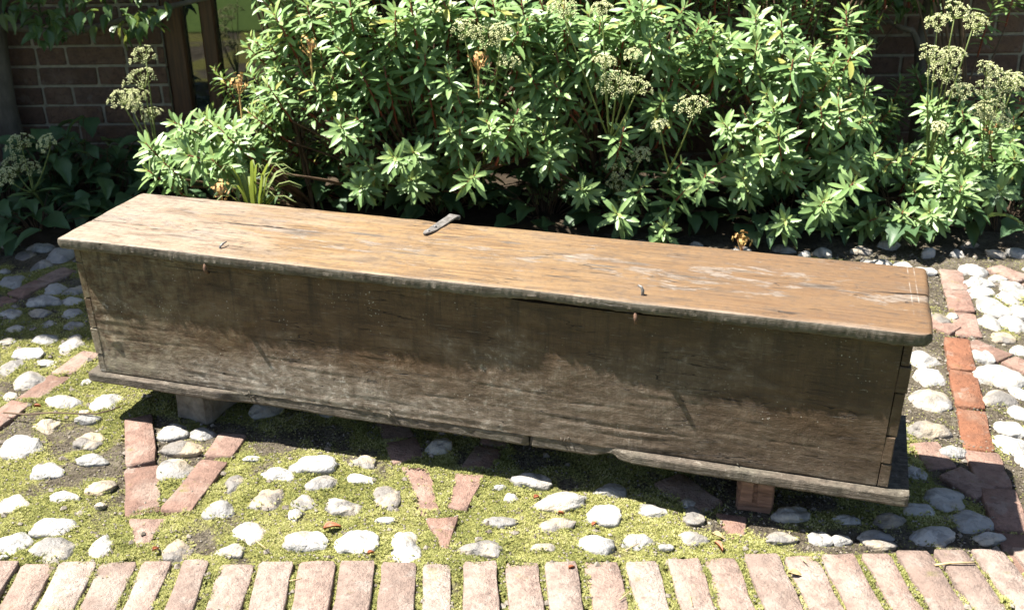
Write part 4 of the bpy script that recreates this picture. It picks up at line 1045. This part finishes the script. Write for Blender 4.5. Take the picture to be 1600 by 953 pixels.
# lit strap leaved plant
p = AT(385, 296, 3.1); b = Vector((p.x, 3.16, 0)); pl = empty('strap_leaved_plant', b); tag(pl, 'yellow green plant with arching strap leaves behind the left end of the lid', 'plant')
for i in range(34):
    az = rng.uniform(0, 6.28); h = rng.uniform(.26, .40); o_ = rng.uniform(.04, .14); m_ = MB(); pts = bez((0, 0, 0), (math.cos(az)*o_*.3, math.sin(az)*o_*.3, h*1.15), (math.cos(az)*o_*1.3, math.sin(az)*o_*1.3, h*.85), 6)
    sd = Vector((-math.sin(az), math.cos(az), 0)); V = []
    for k_, q in enumerate(pts): w_ = .006*math.sin(PI*min(.97, .15+k_/7)); V += [q-sd*w_, q+sd*w_]
    m_.add(V, [(2*k_, 2*k_+1, 2*k_+3, 2*k_+2) for k_ in range(6)]); m_.obj('leaf', M['blade'], pl)

# ------------------------------------------------------------------ espalier trees on the wall
PV, PFc = broad_geo(.062, .036, 5); PMs = mesh_np('leaf', PV, PFc, M['pear'])
def espalier(label, limbs, twigs, foliage):
    b = Vector((limbs[0][0].x, limbs[0][0].y, 0)); t = empty('espalier_tree', b); tag(t, label, 'tree', 'espalier trees on the wall')
    for i, l_ in enumerate(limbs):
        m_ = MB(); pts = [q-b for q in l_[:-1]]; rads = l_[-1]; pp = []; rr = []
        for k_ in range(len(pts)-1):
            for j in range(5): f = j/5; pp.append(pts[k_].lerp(pts[k_+1], f)+Vector((nz(k_+f, 3, i), 0, nz(k_+f, 7, i)))*.010); rr.append(rads[k_]*(1-f)+rads[k_+1]*f)
        pp.append(pts[-1]); rr.append(rads[-1]); m_.tube(pp, rr, 9); m_.obj('trunk' if i == 0 else 'limb', M['bark'], t)
    lf = MB()
    for (u0, u1, v0, v1, n, y0, y1) in foliage:
        for i in range(n):
            p = AT(rng.uniform(u0, u1), rng.uniform(v0, v1), rng.uniform(y0, y1)); az = rng.uniform(0, 6.28) if rng.random() < .4 else -PI/2+rng.uniform(-1, 1)
            mt = Matrix.Translation(p-b) @ Matrix.Rotation(az, 4, 'Z') @ Matrix.Rotation(R(rng.uniform(-10, 75)), 4, 'Y') @ Matrix.Rotation(rng.uniform(-.6, .6), 4, 'X') @ Matrix.Scale(rng.uniform(.75, 1.2), 4)
            lf.add([mt @ Vector(q) for q in PV], PFc)
    tag(lf.obj('crown', M['pear'], t), kind='stuff')
a = AT(14, 200, 4.04); x = a.x
espalier('espaliered tree with a grey trunk at the left edge of the brickwork',
  [[Vector((x, 4.06, -.02)), Vector((x-.01, 4.06, .3)), Vector((x+.015, 4.07, .62)), Vector((x, 4.07, 1.3)), [.052, .046, .040, .030]],
   [Vector((x+.01, 4.06, .60)), Vector((x+.25, 4.05, .56)), Vector((x+.6, 4.06, .64)), Vector((x+.95, 4.06, .72)), [.018, .014, .011, .007]]], None,
  [(-60, 130, -60, 40, 80, 3.75, 4.02), (60, 260, -60, 45, 60, 3.85, 4.05), (50, 110, 10, 66, 16, 3.7, 3.9), (190, 262, 0, 60, 14, 3.85, 4.05), (-120, 300, -260, -40, 160, 3.7, 4.0)])
q0 = AT(1436, 150, 4.07); x = q0.x
espalier('espaliered tree with a bowed bare limb on the brickwork at upper right',
  [[Vector((x+.01, 4.07, -.02)), Vector((x, 4.07, .35)), AT(1438, 70, 4.07), Vector((x+.02, 4.08, 1.3)), [.026, .022, .019, .014]],
   [AT(1440, 85, 4.06), AT(1425, 48, 4.05), AT(1390, 34, 4.05), AT(1350, 42, 4.05), [.013, .011, .009, .006]]], None,
  [(1325, 1490, -40, 24, 60, 3.85, 4.03), (1450, 1640, -60, 10, 30, 3.85, 4.03), (1250, 1680, -240, -40, 120, 3.75, 4.0)])

# ------------------------------------------------------------------ litter on the paving
def stick(name, label, px, rad, mat, cat, z=.012):
    pts = [G(u, v, z)+Vector((0, 0, rng.uniform(-.002, .003))) for u, v in px]; b = Vector((pts[0].x, pts[0].y, 0))
    m_ = MB(); P_ = [q-b for q in pts]; m_.tube(P_, [rad*(1-.35*i/len(P_)) for i in range(len(P_))], 6); o = link(name, m_.mesh(name, mat)); o.location = b; tag(o, label, cat); return o
stick('dry_stem', 'long thin dry stem lying on the moss at the left end of the chest', [(6, 645), (40, 649), (80, 646), (120, 645), (150, 646), (176, 641), (188, 634)], .0022, M['stem'], 'stem', .018)
stick('twig', 'straw coloured twig lying across the border bricks at lower right', [(1461, 882), (1485, 880), (1522, 880)], .0024, M['straw'], 'twig')
for lab, px in [('pale straw on the border bricks at the left of the middle', [(452, 906), (472, 902)]), ('crossed straw on the moss near the middle of the border', [(975, 860), (998, 850)]),
                ('thin straw on a border brick below the wooden block', [(1078, 930), (1082, 945)]), ('straw leaning on the moss left of the brick triangle', [(400, 845), (415, 857)]),
                ('straw on the border bricks right of the wooden block', [(1252, 872), (1260, 881)]), ('short straw in a joint of the border right of the middle', [(968, 936), (985, 924)])]:
    stick('straw', lab, px, .0011, M['straw'], 'straw')
def dead(label, u, v, l, rz, mat='deadleaf'):
    V, F = broad_geo(l, l*.5, 5); V = [(a, b_, c+.25*abs(b_)) for a, b_, c in V]; o = link('fallen_leaf', mesh_np('fallen_leaf', V, F, M[mat])); o.location = G(u, v, .014); o.rotation_euler = (rng.uniform(-.2, .2), rng.uniform(-.2, .2), rz)
    tag(o, label, 'leaf', 'fallen leaves on the paving')
for lab, u, v, l, rz, mt in [('curled red fallen leaf on the moss left of the brick triangle', 505, 824, .034, .2, 'deadleaf'), ('small red fallen leaf beside the corner cut brick at left', 238, 858, .016, 1, 'deadleaf'),
  ('red fallen leaf left of the largest white cobble', 834, 777, .018, .8, 'deadleaf'), ('pale fallen leaf on the square brick under the wooden block', 1113, 832, .026, -.4, 'straw'),
  ('brown fallen leaf beside the square brick under the wooden block', 1117, 845, .024, -1.0, 'deadleaf'), ('brown fallen leaf on a border brick below the middle', 888, 886, .014, .5, 'deadleaf'),
  ('pale curled fallen leaf on the border at lower right', 1232, 893, .030, -.1, 'straw'), ('small red fallen leaf on the brick band at far left', 53, 633, .015, .3, 'deadleaf'),
  ('small brown fallen leaf at the foot of a white cobble in front', 574, 863, .014, .6, 'deadleaf'), ('tiny red fallen leaf below the large white cobble', 872, 799, .012, 0, 'deadleaf'),
  ('small orange fallen leaf between two white cobbles', 925, 820, .014, .9, 'deadleaf')]: dead(lab, u, v, l, rz, mt)
